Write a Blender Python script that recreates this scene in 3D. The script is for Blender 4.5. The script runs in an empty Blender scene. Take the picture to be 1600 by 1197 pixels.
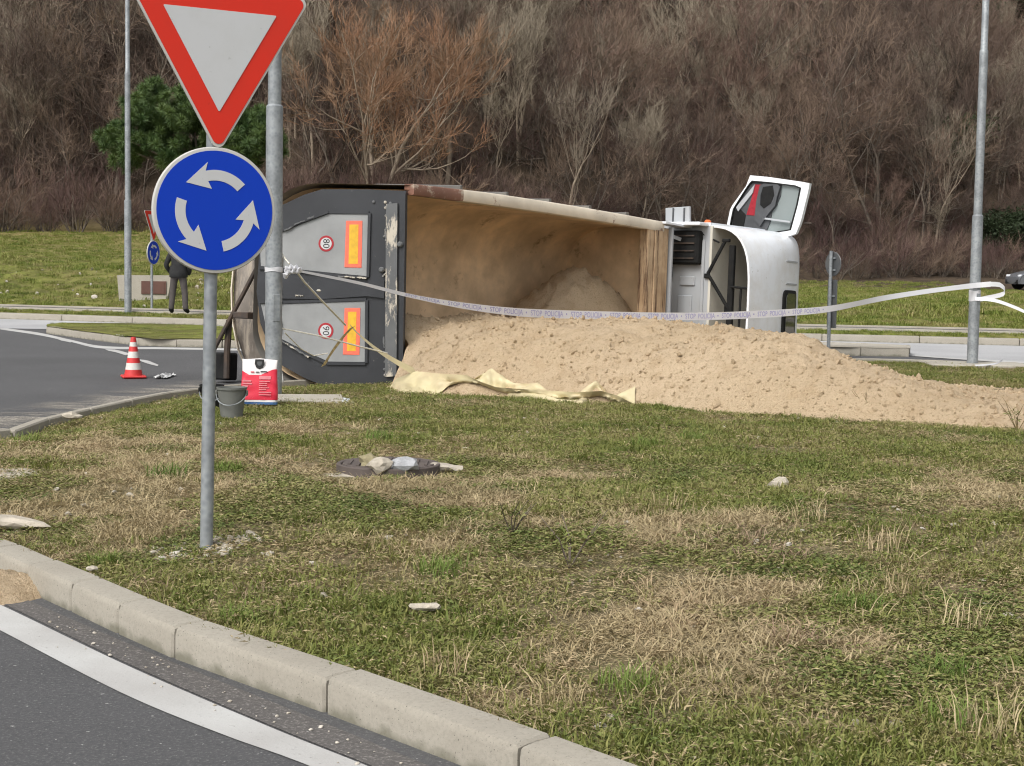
import bpy, math, random
import numpy as np
from mathutils import Vector, Matrix, Euler, noise as mnoise

random.seed(7); rng = np.random.default_rng(7)
sc = bpy.context.scene
COL = sc.collection
R = math.radians

# ------------------------------------------------------------------ camera
H = 1.55
FPX = 2500.0
PITCH = math.atan(188.5 / FPX)
ROLL = R(0.86)
cam_d = bpy.data.cameras.new('camera'); cam = bpy.data.objects.new('camera', cam_d); COL.objects.link(cam)
cam_d.sensor_width = 36.0; cam_d.lens = 36.0 * FPX / 1600.0; cam_d.clip_start = 0.1; cam_d.clip_end = 2000
CAMR = Matrix.Rotation(R(90) - PITCH, 3, 'X') @ Matrix.Rotation(ROLL, 3, 'Z')
cam.matrix_world = Matrix.Translation((0, 0, H)) @ CAMR.to_4x4()
sc.camera = cam
CO = Vector((0, 0, H))

# ------------------------------------------------------------------ light: overcast winter day
SUN_EL, SUN_AZ = R(48), R(215)
world = bpy.data.worlds.new('World'); sc.world = world; world.use_nodes = True
wn = world.node_tree; wn.nodes.clear()
sky = wn.nodes.new('ShaderNodeTexSky'); sky.sky_type = 'NISHITA'; sky.sun_disc = False
sky.sun_elevation = SUN_EL; sky.sun_rotation = SUN_AZ; sky.air_density = 1.0; sky.dust_density = 4.0; sky.ozone_density = 1.0
hsv = wn.nodes.new('ShaderNodeHueSaturation'); hsv.inputs['Saturation'].default_value = 0.16
bg = wn.nodes.new('ShaderNodeBackground'); bg.inputs['Strength'].default_value = 0.15
wo = wn.nodes.new('ShaderNodeOutputWorld')
wn.links.new(sky.outputs[0], hsv.inputs['Color']); wn.links.new(hsv.outputs[0], bg.inputs[0]); wn.links.new(bg.outputs[0], wo.inputs[0])
sd = bpy.data.lights.new('sun', 'SUN'); sun = bpy.data.objects.new('sun', sd); COL.objects.link(sun)
sd.energy = 1.2; sd.angle = R(25); sd.color = (1.0, 0.96, 0.9)
sv = Vector((math.sin(SUN_AZ) * math.cos(SUN_EL), math.cos(SUN_AZ) * math.cos(SUN_EL), math.sin(SUN_EL)))
sun.rotation_euler = sv.to_track_quat('Z', 'Y').to_euler(); sun.location = (0, 0, 50)
sc.view_settings.view_transform = 'Standard'; sc.view_settings.look = 'None'; sc.view_settings.gamma = 1.0
sc.view_settings.use_curve_mapping = False
sc.view_settings.exposure = 0.55
sc.render.engine = 'CYCLES'
sc.cycles.max_bounces = 5; sc.cycles.diffuse_bounces = 3; sc.cycles.glossy_bounces = 2
sc.cycles.transparent_max_bounces = 8; sc.cycles.caustics_reflective = False; sc.cycles.caustics_refractive = False
sc.cycles.pixel_filter_type = 'BLACKMAN_HARRIS'; sc.cycles.filter_width = 1.15
sc.cycles.use_denoising = True; sc.cycles.use_adaptive_sampling = True; sc.cycles.adaptive_threshold = 0.02

# ------------------------------------------------------------------ pixel -> world
def ray(px, py):
    v = Vector(((px - 800.0) / FPX, (598.5 - py) / FPX, -1.0))
    return (CAMR @ v)
def at_z(px, py, z):
    d = ray(px, py); t = (z - H) / d.z
    return CO + d * t
def at_y(px, py, y):
    d = ray(px, py); t = y / d.y
    return CO + d * t
def at_plane(px, py, p0, n):
    d = ray(px, py); t = (Vector(p0) - CO).dot(n) / d.dot(n)
    return CO + d * t
def hit(px, py, fn, t0=2.0, t1=140.0, n=1500):
    d = ray(px, py); ts = np.linspace(t0, t1, n) / d.length
    x = ts * d.x; y = ts * d.y; z = H + ts * d.z; k = np.nonzero(z < fn(x, y))[0]
    i = k[0] if len(k) else n - 1
    return Vector((x[i], y[i], z[i]))
def sstep(a, b, x):
    t = np.clip((x - a) / (b - a), 0, 1); return t * t * (3 - 2 * t)

# ------------------------------------------------------------------ materials
class NT:
    def __init__(s, name):
        s.m = bpy.data.materials.new(name); s.m.use_nodes = True; s.t = s.m.node_tree; s.t.nodes.clear()
        s.out = s.n('ShaderNodeOutputMaterial'); s.b = s.n('ShaderNodeBsdfPrincipled')
        s.l(s.b.outputs[0], s.out.inputs[0])
    def n(s, k, **kw):
        x = s.t.nodes.new(k)
        for a, b in kw.items(): setattr(x, a, b)
        return x
    def l(s, a, b): s.t.links.new(a, b)
    def co(s, kind='pos'):
        if kind == 'pos': return s.n('ShaderNodeNewGeometry').outputs['Position']
        if kind == 'obj': return s.n('ShaderNodeTexCoord').outputs['Object']
        if kind == 'loc': return s.n('ShaderNodeObjectInfo').outputs['Location']
    def noise(s, co, scale, detail=4, rough=0.55, stretch=None, off=None):
        if stretch or off:
            mp = s.n('ShaderNodeMapping')
            if stretch: mp.inputs['Scale'].default_value = stretch
            if off: mp.inputs['Location'].default_value = off
            s.l(co, mp.inputs['Vector']); co = mp.outputs[0]
        x = s.n('ShaderNodeTexNoise'); x.inputs['Scale'].default_value = scale; x.inputs['Detail'].default_value = detail
        x.inputs['Roughness'].default_value = rough; s.l(co, x.inputs['Vector']); return x.outputs['Fac']
    def ramp(s, f, stops):
        r = s.n('ShaderNodeValToRGB'); e = r.color_ramp.elements
        while len(e) < len(stops): e.new(0.5)
        for i, (p, c) in enumerate(stops):
            e[i].position = p; e[i].color = (c, c, c, 1) if isinstance(c, (int, float)) else (*c, 1)
        s.l(f, r.inputs[0]); return r.outputs[0]
    def mix(s, f, a, b, mode='MIX'):
        x = s.n('ShaderNodeMix', data_type='RGBA', blend_type=mode)
        for k, v in ((0, f), (6, a), (7, b)):
            if isinstance(v, (int, float)): x.inputs[k].default_value = v if k == 0 else (v, v, v, 1)
            elif isinstance(v, tuple): x.inputs[k].default_value = (*v, 1)
            else: s.l(v, x.inputs[k])
        return x.outputs[2]
    def bump(s, f, dist, strength=0.6):
        x = s.n('ShaderNodeBump'); x.inputs['Distance'].default_value = dist; x.inputs['Strength'].default_value = strength
        s.l(f, x.inputs['Height']); s.l(x.outputs[0], s.b.inputs['Normal'])
    def fin(s, col, rough=0.8, metal=0.0, spec=0.5):
        if isinstance(col, tuple): s.b.inputs['Base Color'].default_value = (*col, 1)
        else: s.l(col, s.b.inputs['Base Color'])
        if isinstance(rough, (int, float)): s.b.inputs['Roughness'].default_value = rough
        else: s.l(rough, s.b.inputs['Roughness'])
        s.b.inputs['Metallic'].default_value = metal; s.b.inputs['Specular IOR Level'].default_value = spec
        return s.m

def simple(name, c1, c2=None, scale=6, rough=0.6, metal=0.0, bump=0.0, kind='obj', spec=0.5, lo=0.35, hi=0.65, stretch=None):
    t = NT(name); co = t.co(kind)
    if c2 is None: c2 = tuple(x * 0.82 for x in c1)
    f = t.noise(co, scale, 5, 0.6, stretch)
    col = t.mix(t.ramp(f, [(lo, 0), (hi, 1)]), c1, c2)
    if bump: t.bump(t.noise(co, scale * 6, 3), bump)
    return t.fin(col, rough, metal, spec)

MT = {}
def asphalt(name, base, dust, pale=0.0):
    t = NT(name); co = t.co('pos')
    big = t.noise(co, 0.35, 4); fine = t.noise(co, 75, 4, 0.75); mid = t.noise(co, 30, 3)
    c = t.mix(t.ramp(big, [(0.35, 0), (0.7, 1)]), base, tuple(x * 1.35 for x in base))
    c = t.mix(t.ramp(fine, [(0.52, 0), (0.68, 0.75)]), c, dust)
    spk = t.noise(co, 42, 2, 0.4, None, (7, 3, 1)); c = t.mix(t.ramp(spk, [(0.70, 0), (0.74, 0.7)]), c, (0.42, 0.41, 0.39))
    c = t.mix(t.ramp(mid, [(0.3, 0.35), (0.5, 0)]), c, tuple(x * 0.55 for x in base))
    t.bump(fine, 0.006, 0.8)
    return t.fin(c, 0.85, 0, 0.35)
MT['asphalt'] = asphalt('asphalt', (0.066, 0.066, 0.068), (0.19, 0.185, 0.18))
MT['asphalt_rough'] = asphalt('asphalt_rough', (0.082, 0.076, 0.072), (0.30, 0.28, 0.26))
MT['pale_road'] = asphalt('pale_road', (0.32, 0.32, 0.325), (0.42, 0.42, 0.41))

def paintmat():
    t = NT('road_paint'); co = t.co('pos')
    w = t.noise(co, 60, 4, 0.7); s = t.noise(co, 2.0, 4)
    c = t.mix(t.ramp(s, [(0.35, 0), (0.7, 1)]), (0.46, 0.46, 0.445), (0.37, 0.36, 0.345))
    c = t.mix(t.ramp(w, [(0.62, 0), (0.72, 0.8)]), c, (0.2, 0.19, 0.18))
    t.bump(w, 0.004); return t.fin(c, 0.7)
MT['paint'] = paintmat()

def concrete(name, a, b):
    t = NT(name); co = t.co('pos')
    big = t.noise(co, 2.2, 5); fine = t.noise(co, 60, 4, 0.7); pit = t.noise(co, 130, 2)
    c = t.mix(t.ramp(big, [(0.3, 0), (0.72, 1)]), a, b)
    c = t.mix(t.ramp(fine, [(0.35, 0.35), (0.55, 0)]), c, tuple(x * 0.6 for x in a))
    c = t.mix(t.ramp(pit, [(0.28, 1), (0.34, 0)]), c, (0.10, 0.09, 0.075))
    # grime creeping up from the gutter
    sp = t.n('ShaderNodeSeparateXYZ'); t.l(co, sp.inputs[0])
    ad = t.n('ShaderNodeMath', operation='MULTIPLY_ADD'); t.l(t.noise(co, 9, 4), ad.inputs[0]); ad.inputs[1].default_value = 0.12
    t.l(sp.outputs[2], ad.inputs[2])
    c = t.mix(t.ramp(ad.outputs[0], [(0.06, 0.75), (0.095, 0)]), c, (0.13, 0.125, 0.09))
    t.bump(fine, 0.004, 0.5); return t.fin(c, 0.85, 0, 0.3)
MT['kerb'] = concrete('kerb_concrete', (0.34, 0.315, 0.265), (0.285, 0.26, 0.215))
MT['concrete'] = concrete('concrete', (0.42, 0.39, 0.33), (0.33, 0.30, 0.25))
MT['mortar'] = simple('mortar', (0.10, 0.09, 0.075), kind='pos', rough=0.95)

def soil():
    t = NT('island_soil'); co = t.co('pos')
    a = t.noise(co, 0.7, 5, 0.6); b = t.noise(co, 9, 5, 0.65); f = t.noise(co, 70, 3, 0.7)
    c = t.mix(t.ramp(a, [(0.36, 0), (0.62, 1)]), (0.20, 0.155, 0.09), (0.11, 0.115, 0.045))
    c = t.mix(t.ramp(b, [(0.42, 0), (0.66, 0.8)]), c, (0.30, 0.235, 0.145))
    c = t.mix(t.ramp(f, [(0.35, 0.6), (0.52, 0)]), c, (0.045, 0.035, 0.02))
    t.bump(f, 0.03, 0.8); return t.fin(c, 0.95, 0, 0.15)
MT['soil'] = soil()

def terrain_m():
    t = NT('field_grass'); co = t.co('pos')
    sp = t.n('ShaderNodeSeparateXYZ'); t.l(co, sp.inputs[0])
    a = t.noise(co, 0.22, 5, 0.6); b = t.noise(co, 1.3, 5, 0.65); f = t.noise(co, 9, 4, 0.7)
    c = t.mix(t.ramp(a, [(0.38, 0), (0.62, 1)]), (0.19, 0.22, 0.045), (0.25, 0.235, 0.08))
    c = t.mix(t.ramp(b, [(0.4, 0.8), (0.58, 0)]), c, (0.10, 0.10, 0.035))
    c = t.mix(t.ramp(f, [(0.5, 0), (0.7, 0.6)]), c, (0.28, 0.235, 0.115))
    far = t.n('ShaderNodeMath', operation='MULTIPLY_ADD'); far.inputs[1].default_value = 0.0125; far.inputs[2].default_value = 0.0
    t.l(sp.outputs[1], far.inputs[0])
    pert = t.n('ShaderNodeMath', operation='MULTIPLY_ADD'); t.l(a, pert.inputs[0]); pert.inputs[1].default_value = 0.25; t.l(far.outputs[0], pert.inputs[2])
    c = t.mix(t.ramp(pert.outputs[0], [(0.84, 0), (0.97, 1)]), c, (0.27, 0.22, 0.095))
    c = t.mix(t.ramp(far.outputs[0], [(0.96, 0), (1.0, 1)]), c, t.mix(t.ramp(b, [(0.35, 0), (0.65, 1)]), (0.065, 0.05, 0.038), (0.12, 0.088, 0.06)))
    t.bump(t.noise(co, 3, 6, 0.75), 0.25, 0.9); return t.fin(c, 0.95, 0, 0.1)
MT['terrain'] = terrain_m()

def instm(name, cols, trans=0.25, scale=0.9, scale2=6.0, rough=0.6):
    """colour by where the tuft grows (patches) with a random shift for each tuft"""
    t = NT(name); loc = t.co('loc'); oi = t.n('ShaderNodeObjectInfo').outputs['Random']
    a = t.noise(loc, scale, 4, 0.6)
    ad = t.n('ShaderNodeMath', operation='MULTIPLY_ADD'); t.l(oi, ad.inputs[0]); ad.inputs[1].default_value = 0.34; t.l(a, ad.inputs[2])
    mm = t.n('ShaderNodeMath', operation='SUBTRACT'); t.l(ad.outputs[0], mm.inputs[0]); mm.inputs[1].default_value = 0.17
    n = len(cols); c = t.ramp(mm.outputs[0], [(0.3 + 0.4 * i / max(1, n - 1), k) for i, k in enumerate(cols)])
    c = t.mix(t.ramp(t.noise(t.co('pos'), 45, 3), [(0.3, 0.45), (0.6, 0)]), c, tuple(x * 0.45 for x in cols[0]))
    m = t.fin(c, rough, 0, 0.25)
    t.b.inputs['Transmission Weight'].default_value = 0
    tr = t.n('ShaderNodeBsdfTranslucent'); t.l(c, tr.inputs[0])
    mx = t.n('ShaderNodeMixShader'); mx.inputs[0].default_value = trans
    t.l(t.b.outputs[0], mx.inputs[1]); t.l(tr.outputs[0], mx.inputs[2]); t.l(mx.outputs[0], t.out.inputs[0])
    return m
MT['grass'] = instm('green_grass', [(0.13, 0.165, 0.035), (0.19, 0.215, 0.05), (0.26, 0.255, 0.08), (0.34, 0.29, 0.135)])
MT['dry'] = instm('dry_grass', [(0.31, 0.245, 0.13), (0.43, 0.345, 0.195), (0.52, 0.425, 0.255), (0.43, 0.32, 0.195)], 0.15)
MT['weed'] = instm('weed_leaf', [(0.125, 0.16, 0.045), (0.18, 0.205, 0.055), (0.25, 0.25, 0.085), (0.31, 0.26, 0.125)], 0.15)
MT['lush'] = instm('lush_grass', [(0.13, 0.205, 0.042), (0.155, 0.23, 0.046), (0.19, 0.25, 0.055), (0.21, 0.245, 0.06)])
MT['redgrass'] = instm('reddish_dry_grass', [(0.26, 0.175, 0.12), (0.31, 0.215, 0.15), (0.34, 0.25, 0.165)], 0.1)
MT['fieldtuft'] = instm('field_tuft', [(0.12, 0.16, 0.028), (0.18, 0.22, 0.04), (0.25, 0.255, 0.07), (0.34, 0.29, 0.13)], 0.2, 0.9)
MT['twig'] = instm('bare_twig', [(0.095, 0.068, 0.055), (0.165, 0.117, 0.092), (0.25, 0.18, 0.13), (0.17, 0.108, 0.086)], 0.0, 0.05, rough=0.9)
MT['twig_pale'] = instm('pale_twig', [(0.24, 0.20, 0.155), (0.30, 0.255, 0.19), (0.34, 0.285, 0.21)], 0.0, 0.05, rough=0.9)
MT['twig_mauve'] = instm('mauve_twig', [(0.085, 0.05, 0.046), (0.125, 0.078, 0.068), (0.17, 0.112, 0.088)], 0.0, 0.05, rough=0.9)
MT['twig_orange'] = simple('orange_twig', (0.28, 0.145, 0.08), (0.22, 0.145, 0.09), 0.3, 0.9)
MT['bark'] = simple('bark', (0.16, 0.13, 0.10), (0.075, 0.06, 0.048), 3, 0.95)
MT['bark_pale'] = simple('pale_bark', (0.33, 0.27, 0.20), (0.20, 0.155, 0.115), 2, 0.95)
MT['evergreen'] = instm('evergreen_leaf', [(0.03, 0.045, 0.02), (0.05, 0.07, 0.03), (0.075, 0.09, 0.035)], 0.1, 0.05)
MT['needle'] = simple('pine_needle', (0.04, 0.085, 0.02), (0.085, 0.13, 0.028), 1.2, 0.6)

def galv():
    t = NT('galvanised_steel'); co = t.co('obj')
    v = t.n('ShaderNodeTexVoronoi'); v.inputs['Scale'].default_value = 28; t.l(co, v.inputs['Vector'])
    a = t.noise(co, 7, 4); 
    c = t.mix(t.ramp(v.outputs['Distance'], [(0.1, 0), (0.6, 1)]), (0.22, 0.24, 0.255), (0.31, 0.33, 0.34))
    c = t.mix(t.ramp(a, [(0.4, 0), (0.65, 0.6)]), c, (0.155, 0.165, 0.175))
    return t.fin(c, 0.55, 0.35, 0.5)
MT['galv'] = galv()
def paint2(name, c, rough=0.4, dirt=(0.3, 0.27, 0.22), amt=0.25, scale=5, spec=0.5, metal=0.0):
    t = NT(name); co = t.co('obj')
    f = t.noise(co, scale, 6, 0.65); g = t.noise(co, scale * 9, 3)
    k = t.mix(t.ramp(f, [(0.45, 0), (0.75, amt)]), c, dirt)
    k = t.mix(t.ramp(g, [(0.68, 0), (0.75, amt)]), k, tuple(x * 0.5 for x in dirt))
    return t.fin(k, rough, metal, spec)
MT['sign_white'] = paint2('sign_white_sheet', (0.50, 0.505, 0.51), 0.5, (0.4, 0.4, 0.38), 0.3)
MT['sign_red'] = paint2('sign_red_sheet', (0.60, 0.026, 0.011), 0.5, (0.45, 0.035, 0.02), 0.25, 5, 0.3)
MT['sign_blue'] = paint2('sign_blue_sheet', (0.001, 0.038, 0.42), 0.5, (0.005, 0.045, 0.36), 0.15, 5, 0.25)
MT['sign_rim'] = paint2('sign_rim', (0.48, 0.47, 0.44), 0.5)
MT['sign_back'] = paint2('sign_back_aluminium', (0.085, 0.09, 0.095), 0.5, metal=0.2)
MT['black'] = simple('black_rubber', (0.009, 0.009, 0.0095), (0.016, 0.016, 0.015), 8, 0.8, spec=0.2)
MT['dark_steel'] = simple('dark_steel', (0.035, 0.028, 0.024), (0.07, 0.045, 0.03), 9, 0.7)
def worn(name, c, chip, scale=6, lo=0.60, hi=0.66, stretch=None, rough=0.6, dust=None):
    t = NT(name); co = t.co('obj')
    f = t.noise(co, scale, 8, 0.75, stretch); d = t.noise(co, 1.6, 5)
    k = t.mix(t.ramp(d, [(0.35, 0), (0.7, 1)]), c, tuple(min(1, x * 1.5 + 0.005) for x in c))
    if dust: k = t.mix(t.ramp(t.noise(co, 2.6, 6, 0.6, None, (3, 1, 5)), [(0.42, 0), (0.72, 0.75)]), k, dust)
    k = t.mix(t.ramp(f, [(lo, 0), (hi, 1)]), k, chip)
    t.bump(f, 0.006, 0.4); return t.fin(k, rough)
MT['tail_frame'] = worn('charcoal_paint', (0.015, 0.0165, 0.02), (0.18, 0.17, 0.155), 7, 0.64, 0.70, rough=0.5)
MT['tail_rib'] = worn('scuffed_rib', (0.085, 0.088, 0.09), (0.5, 0.45, 0.37), 5, 0.5, 0.56, (1, 1, 0.35))
MT['tail_panel'] = worn('grey_panel', (0.20, 0.205, 0.205), (0.08, 0.08, 0.08), 6, 0.70, 0.73, rough=0.55)
MT['tip_in'] = worn('dusty_tipper_inside', (0.66, 0.49, 0.31), (0.27, 0.155, 0.075), 1.8, 0.58, 0.72, None, 0.8, (0.54, 0.385, 0.225))
MT['tip_front'] = worn('rusty_bulkhead', (0.42, 0.30, 0.185), (0.085, 0.042, 0.02), 6, 0.52, 0.62, (2.2, 2.2, 0.14), 0.85, (0.25, 0.145, 0.07))
MT['tip_out'] = worn('tipper_outside', (0.12, 0.115, 0.105), (0.25, 0.2, 0.14), 4, 0.58, 0.7)
MT['rim_white'] = worn('white_rim', (0.52, 0.46, 0.37), (0.19, 0.085, 0.045), 4.5, 0.60, 0.66)
MT['rim_rust'] = worn('rusted_rim', (0.15, 0.07, 0.045), (0.42, 0.35, 0.27), 5, 0.52, 0.62)
MT['mud'] = worn('mud_crust', (0.17, 0.15, 0.13), (0.36, 0.31, 0.25), 4.5, 0.5, 0.62, (2.2, 2.2, 0.3), 0.9, (0.09, 0.07, 0.055))
MT['cab_white'] = paint2('white_cab_paint', (0.76, 0.785, 0.82), 0.3, (0.5, 0.45, 0.37), 0.45, 2.5)
MT['cab_grey'] = paint2('grey_cab_panel', (0.36, 0.375, 0.39), 0.5, (0.3, 0.29, 0.27), 0.4, 2)
MT['cab_cream'] = paint2('cream_roof_paint', (0.55, 0.53, 0.46), 0.5, (0.4, 0.36, 0.28), 0.4, 2)
MT['door_trim'] = simple('door_trim', (0.045, 0.048, 0.052), (0.07, 0.073, 0.078), 4, 0.6)
MT['red_fabric'] = simple('red_fabric', (0.33, 0.018, 0.03), (0.25, 0.012, 0.022), 20, 0.9)
MT['refl_red'] = simple('reflector_red', (0.95, 0.16, 0.09), (0.85, 0.13, 0.08), 30, 0.5)
MT['refl_yellow'] = simple('reflector_yellow', (0.72, 0.42, 0.02), (0.58, 0.33, 0.02), 14, 0.5)
MT['text_black'] = simple('black_print', (0.012, 0.012, 0.013))
MT['red_print'] = simple('red_print', (0.36, 0.012, 0.022))
MT['glass'] = None
def glassm(name, c, rough=0.06, alpha=0.5):
    t = NT(name); t.fin(c, rough, 0, 0.6)
    tr = t.n('ShaderNodeBsdfTransparent'); tr.inputs[0].default_value = (0.8, 0.87, 0.86, 1)
    mx = t.n('ShaderNodeMixShader'); mx.inputs[0].default_value = alpha
    t.l(tr.outputs[0], mx.inputs[1]); t.l(t.b.outputs[0], mx.inputs[2]); t.l(mx.outputs[0], t.out.inputs[0]); return t.m
MT['glass'] = glassm('window_glass', (0.30, 0.34, 0.34), 0.05, 0.62)
MT['car_glass'] = simple('dark_car_glass', (0.02, 0.024, 0.028), rough=0.05)
MT['tarp'] = worn('tarpaulin', (0.43, 0.375, 0.225), (0.27, 0.21, 0.12), 3, 0.6, 0.8, None, 0.6, (0.45, 0.35, 0.22))
MT['rope'] = simple('rope', (0.80, 0.77, 0.68), (0.68, 0.63, 0.52), 30, 0.9)
MT['rope_brown'] = simple('frayed_strap', (0.27, 0.20, 0.08), (0.14, 0.10, 0.045), 25, 0.9)
def sandm():
    t = NT('sand'); co = t.co('pos')
    a = t.noise(co, 0.6, 4); b = t.noise(co, 5, 5, 0.65); f = t.noise(co, 45, 5, 0.75)
    c = t.mix(t.ramp(a, [(0.35, 0), (0.65, 1)]), (0.66, 0.515, 0.35), (0.58, 0.445, 0.29))
    c = t.mix(t.ramp(b, [(0.36, 0.6), (0.52, 0)]), c, (0.50, 0.365, 0.225))
    c = t.mix(t.ramp(f, [(0.34, 0.75), (0.46, 0)]), c, (0.33, 0.22, 0.125))
    t.bump(f, 0.045, 1.0); return t.fin(c, 0.95, 0, 0.1)
MT['sand'] = sandm()
def dustm():
    t = NT('sand_film'); co = t.co('pos')
    f = t.noise(co, 1.1, 6, 0.7, (1.0, 2.2, 1.0)); g = t.noise(co, 25, 4, 0.7)
    t.fin(t.mix(g, (0.42, 0.38, 0.32), (0.30, 0.28, 0.25)), 0.95, 0, 0.1)
    a = t.n('ShaderNodeAttribute', attribute_name='edge')
    mu = t.n('ShaderNodeMath', operation='MULTIPLY'); t.l(t.ramp(f, [(0.42, 0), (0.62, 1)]), mu.inputs[0]); t.l(a.outputs['Fac'], mu.inputs[1])
    m2 = t.n('ShaderNodeMath', operation='MULTIPLY'); t.l(mu.outputs[0], m2.inputs[0]); t.l(t.ramp(g, [(0.35, 0.25), (0.6, 1)]), m2.inputs[1])
    tr = t.n('ShaderNodeBsdfTransparent'); mx = t.n('ShaderNodeMixShader')
    t.l(m2.outputs[0], mx.inputs[0]); t.l(tr.outputs[0], mx.inputs[1]); t.l(t.b.outputs[0], mx.inputs[2]); t.l(mx.outputs[0], t.out.inputs[0])
    return t.m
MT['dust'] = dustm()
def tapem():
    t = NT('barrier_tape'); t.fin((0.78, 0.78, 0.80), 0.35, 0, 0.5)
    tr = t.n('ShaderNodeBsdfTranslucent'); tr.inputs[0].default_value = (0.7, 0.7, 0.75, 1)
    mx = t.n('ShaderNodeMixShader'); mx.inputs[0].default_value = 0.3
    t.l(t.b.outputs[0], mx.inputs[1]); t.l(tr.outputs[0], mx.inputs[2]); t.l(mx.outputs[0], t.out.inputs[0]); return t.m
MT['tape'] = tapem()
MT['tape_print'] = simple('violet_print', (0.30, 0.28, 0.56), (0.42, 0.40, 0.62), 12)
MT['stone'] = worn('pale_stone', (0.33, 0.295, 0.24), (0.18, 0.155, 0.12), 6, 0.55, 0.7, rough=0.9)
MT['stone_blue'] = worn('blue_grey_stone', (0.27, 0.275, 0.285), (0.16, 0.16, 0.165), 6, 0.55, 0.7, rough=0.9)
MT['stone_moss'] = worn('mossy_stone', (0.19, 0.165, 0.095), (0.30, 0.27, 0.20), 8, 0.6, 0.7, rough=0.9)
MT['pebble'] = instm('pebble', [(0.34, 0.30, 0.24), (0.46, 0.42, 0.35), (0.55, 0.51, 0.45)], 0, 3, rough=0.9)
MT['iron'] = worn('cast_iron', (0.07, 0.055, 0.048), (0.13, 0.105, 0.085), 12, 0.55, 0.7, rough=0.8)
MT['cone_red'] = paint2('cone_red', (0.55, 0.03, 0.03), 0.5, (0.3, 0.05, 0.04), 0.3)
MT['cone_white'] = paint2('cone_white', (0.62, 0.60, 0.56), 0.5, (0.4, 0.37, 0.33), 0.4, 12)
MT['bucket'] = worn('grey_bucket', (0.105, 0.108, 0.098), (0.2, 0.19, 0.16), 6, 0.6, 0.75)
MT['bag_white'] = paint2('white_paper_bag', (0.70, 0.67, 0.66), 0.6, (0.55, 0.5, 0.47), 0.3, 12)
MT['bag_red'] = paint2('red_paper_bag', (0.62, 0.02, 0.05), 0.5, (0.5, 0.03, 0.05), 0.4, 10)
MT['bag_pink'] = simple('pink_print', (0.72, 0.24, 0.27))
MT['bag_blue'] = simple('blue_print', (0.02, 0.06, 0.17), (0.04, 0.11, 0.24), 9)
MT['paper'] = simple('crumpled_paper', (0.62, 0.62, 0.61), (0.45, 0.45, 0.45), 8, 0.8)
MT['plastic'] = simple('crumpled_plastic', (0.42, 0.45, 0.47), (0.52, 0.54, 0.55), 9, 0.3)
MT['plaque'] = simple('brown_plaque', (0.115, 0.05, 0.036), (0.09, 0.04, 0.03), 5, 0.6)
MT['jacket'] = simple('black_jacket', (0.010, 0.010, 0.011), (0.02, 0.02, 0.02), 8, 0.85)
MT['trousers'] = simple('grey_trousers', (0.055, 0.048, 0.045), (0.075, 0.065, 0.06), 8, 0.9)
MT['skin'] = simple('skin', (0.42, 0.25, 0.18), (0.38, 0.22, 0.16), 8, 0.6)
MT['car_paint'] = simple('silver_car_paint', (0.20, 0.21, 0.23), (0.22, 0.23, 0.25), 3, 0.25, 0.5)
MT['alloy'] = simple('alloy_wheel', (0.55, 0.55, 0.55), (0.62, 0.62, 0.62), 5, 0.35, 0.3)
MT['lamp'] = simple('headlamp_plastic', (0.75, 0.77, 0.8), (0.6, 0.62, 0.65), 5, 0.15)
MT['orange_lamp'] = simple('orange_lamp', (0.75, 0.17, 0.05), rough=0.3)

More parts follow.
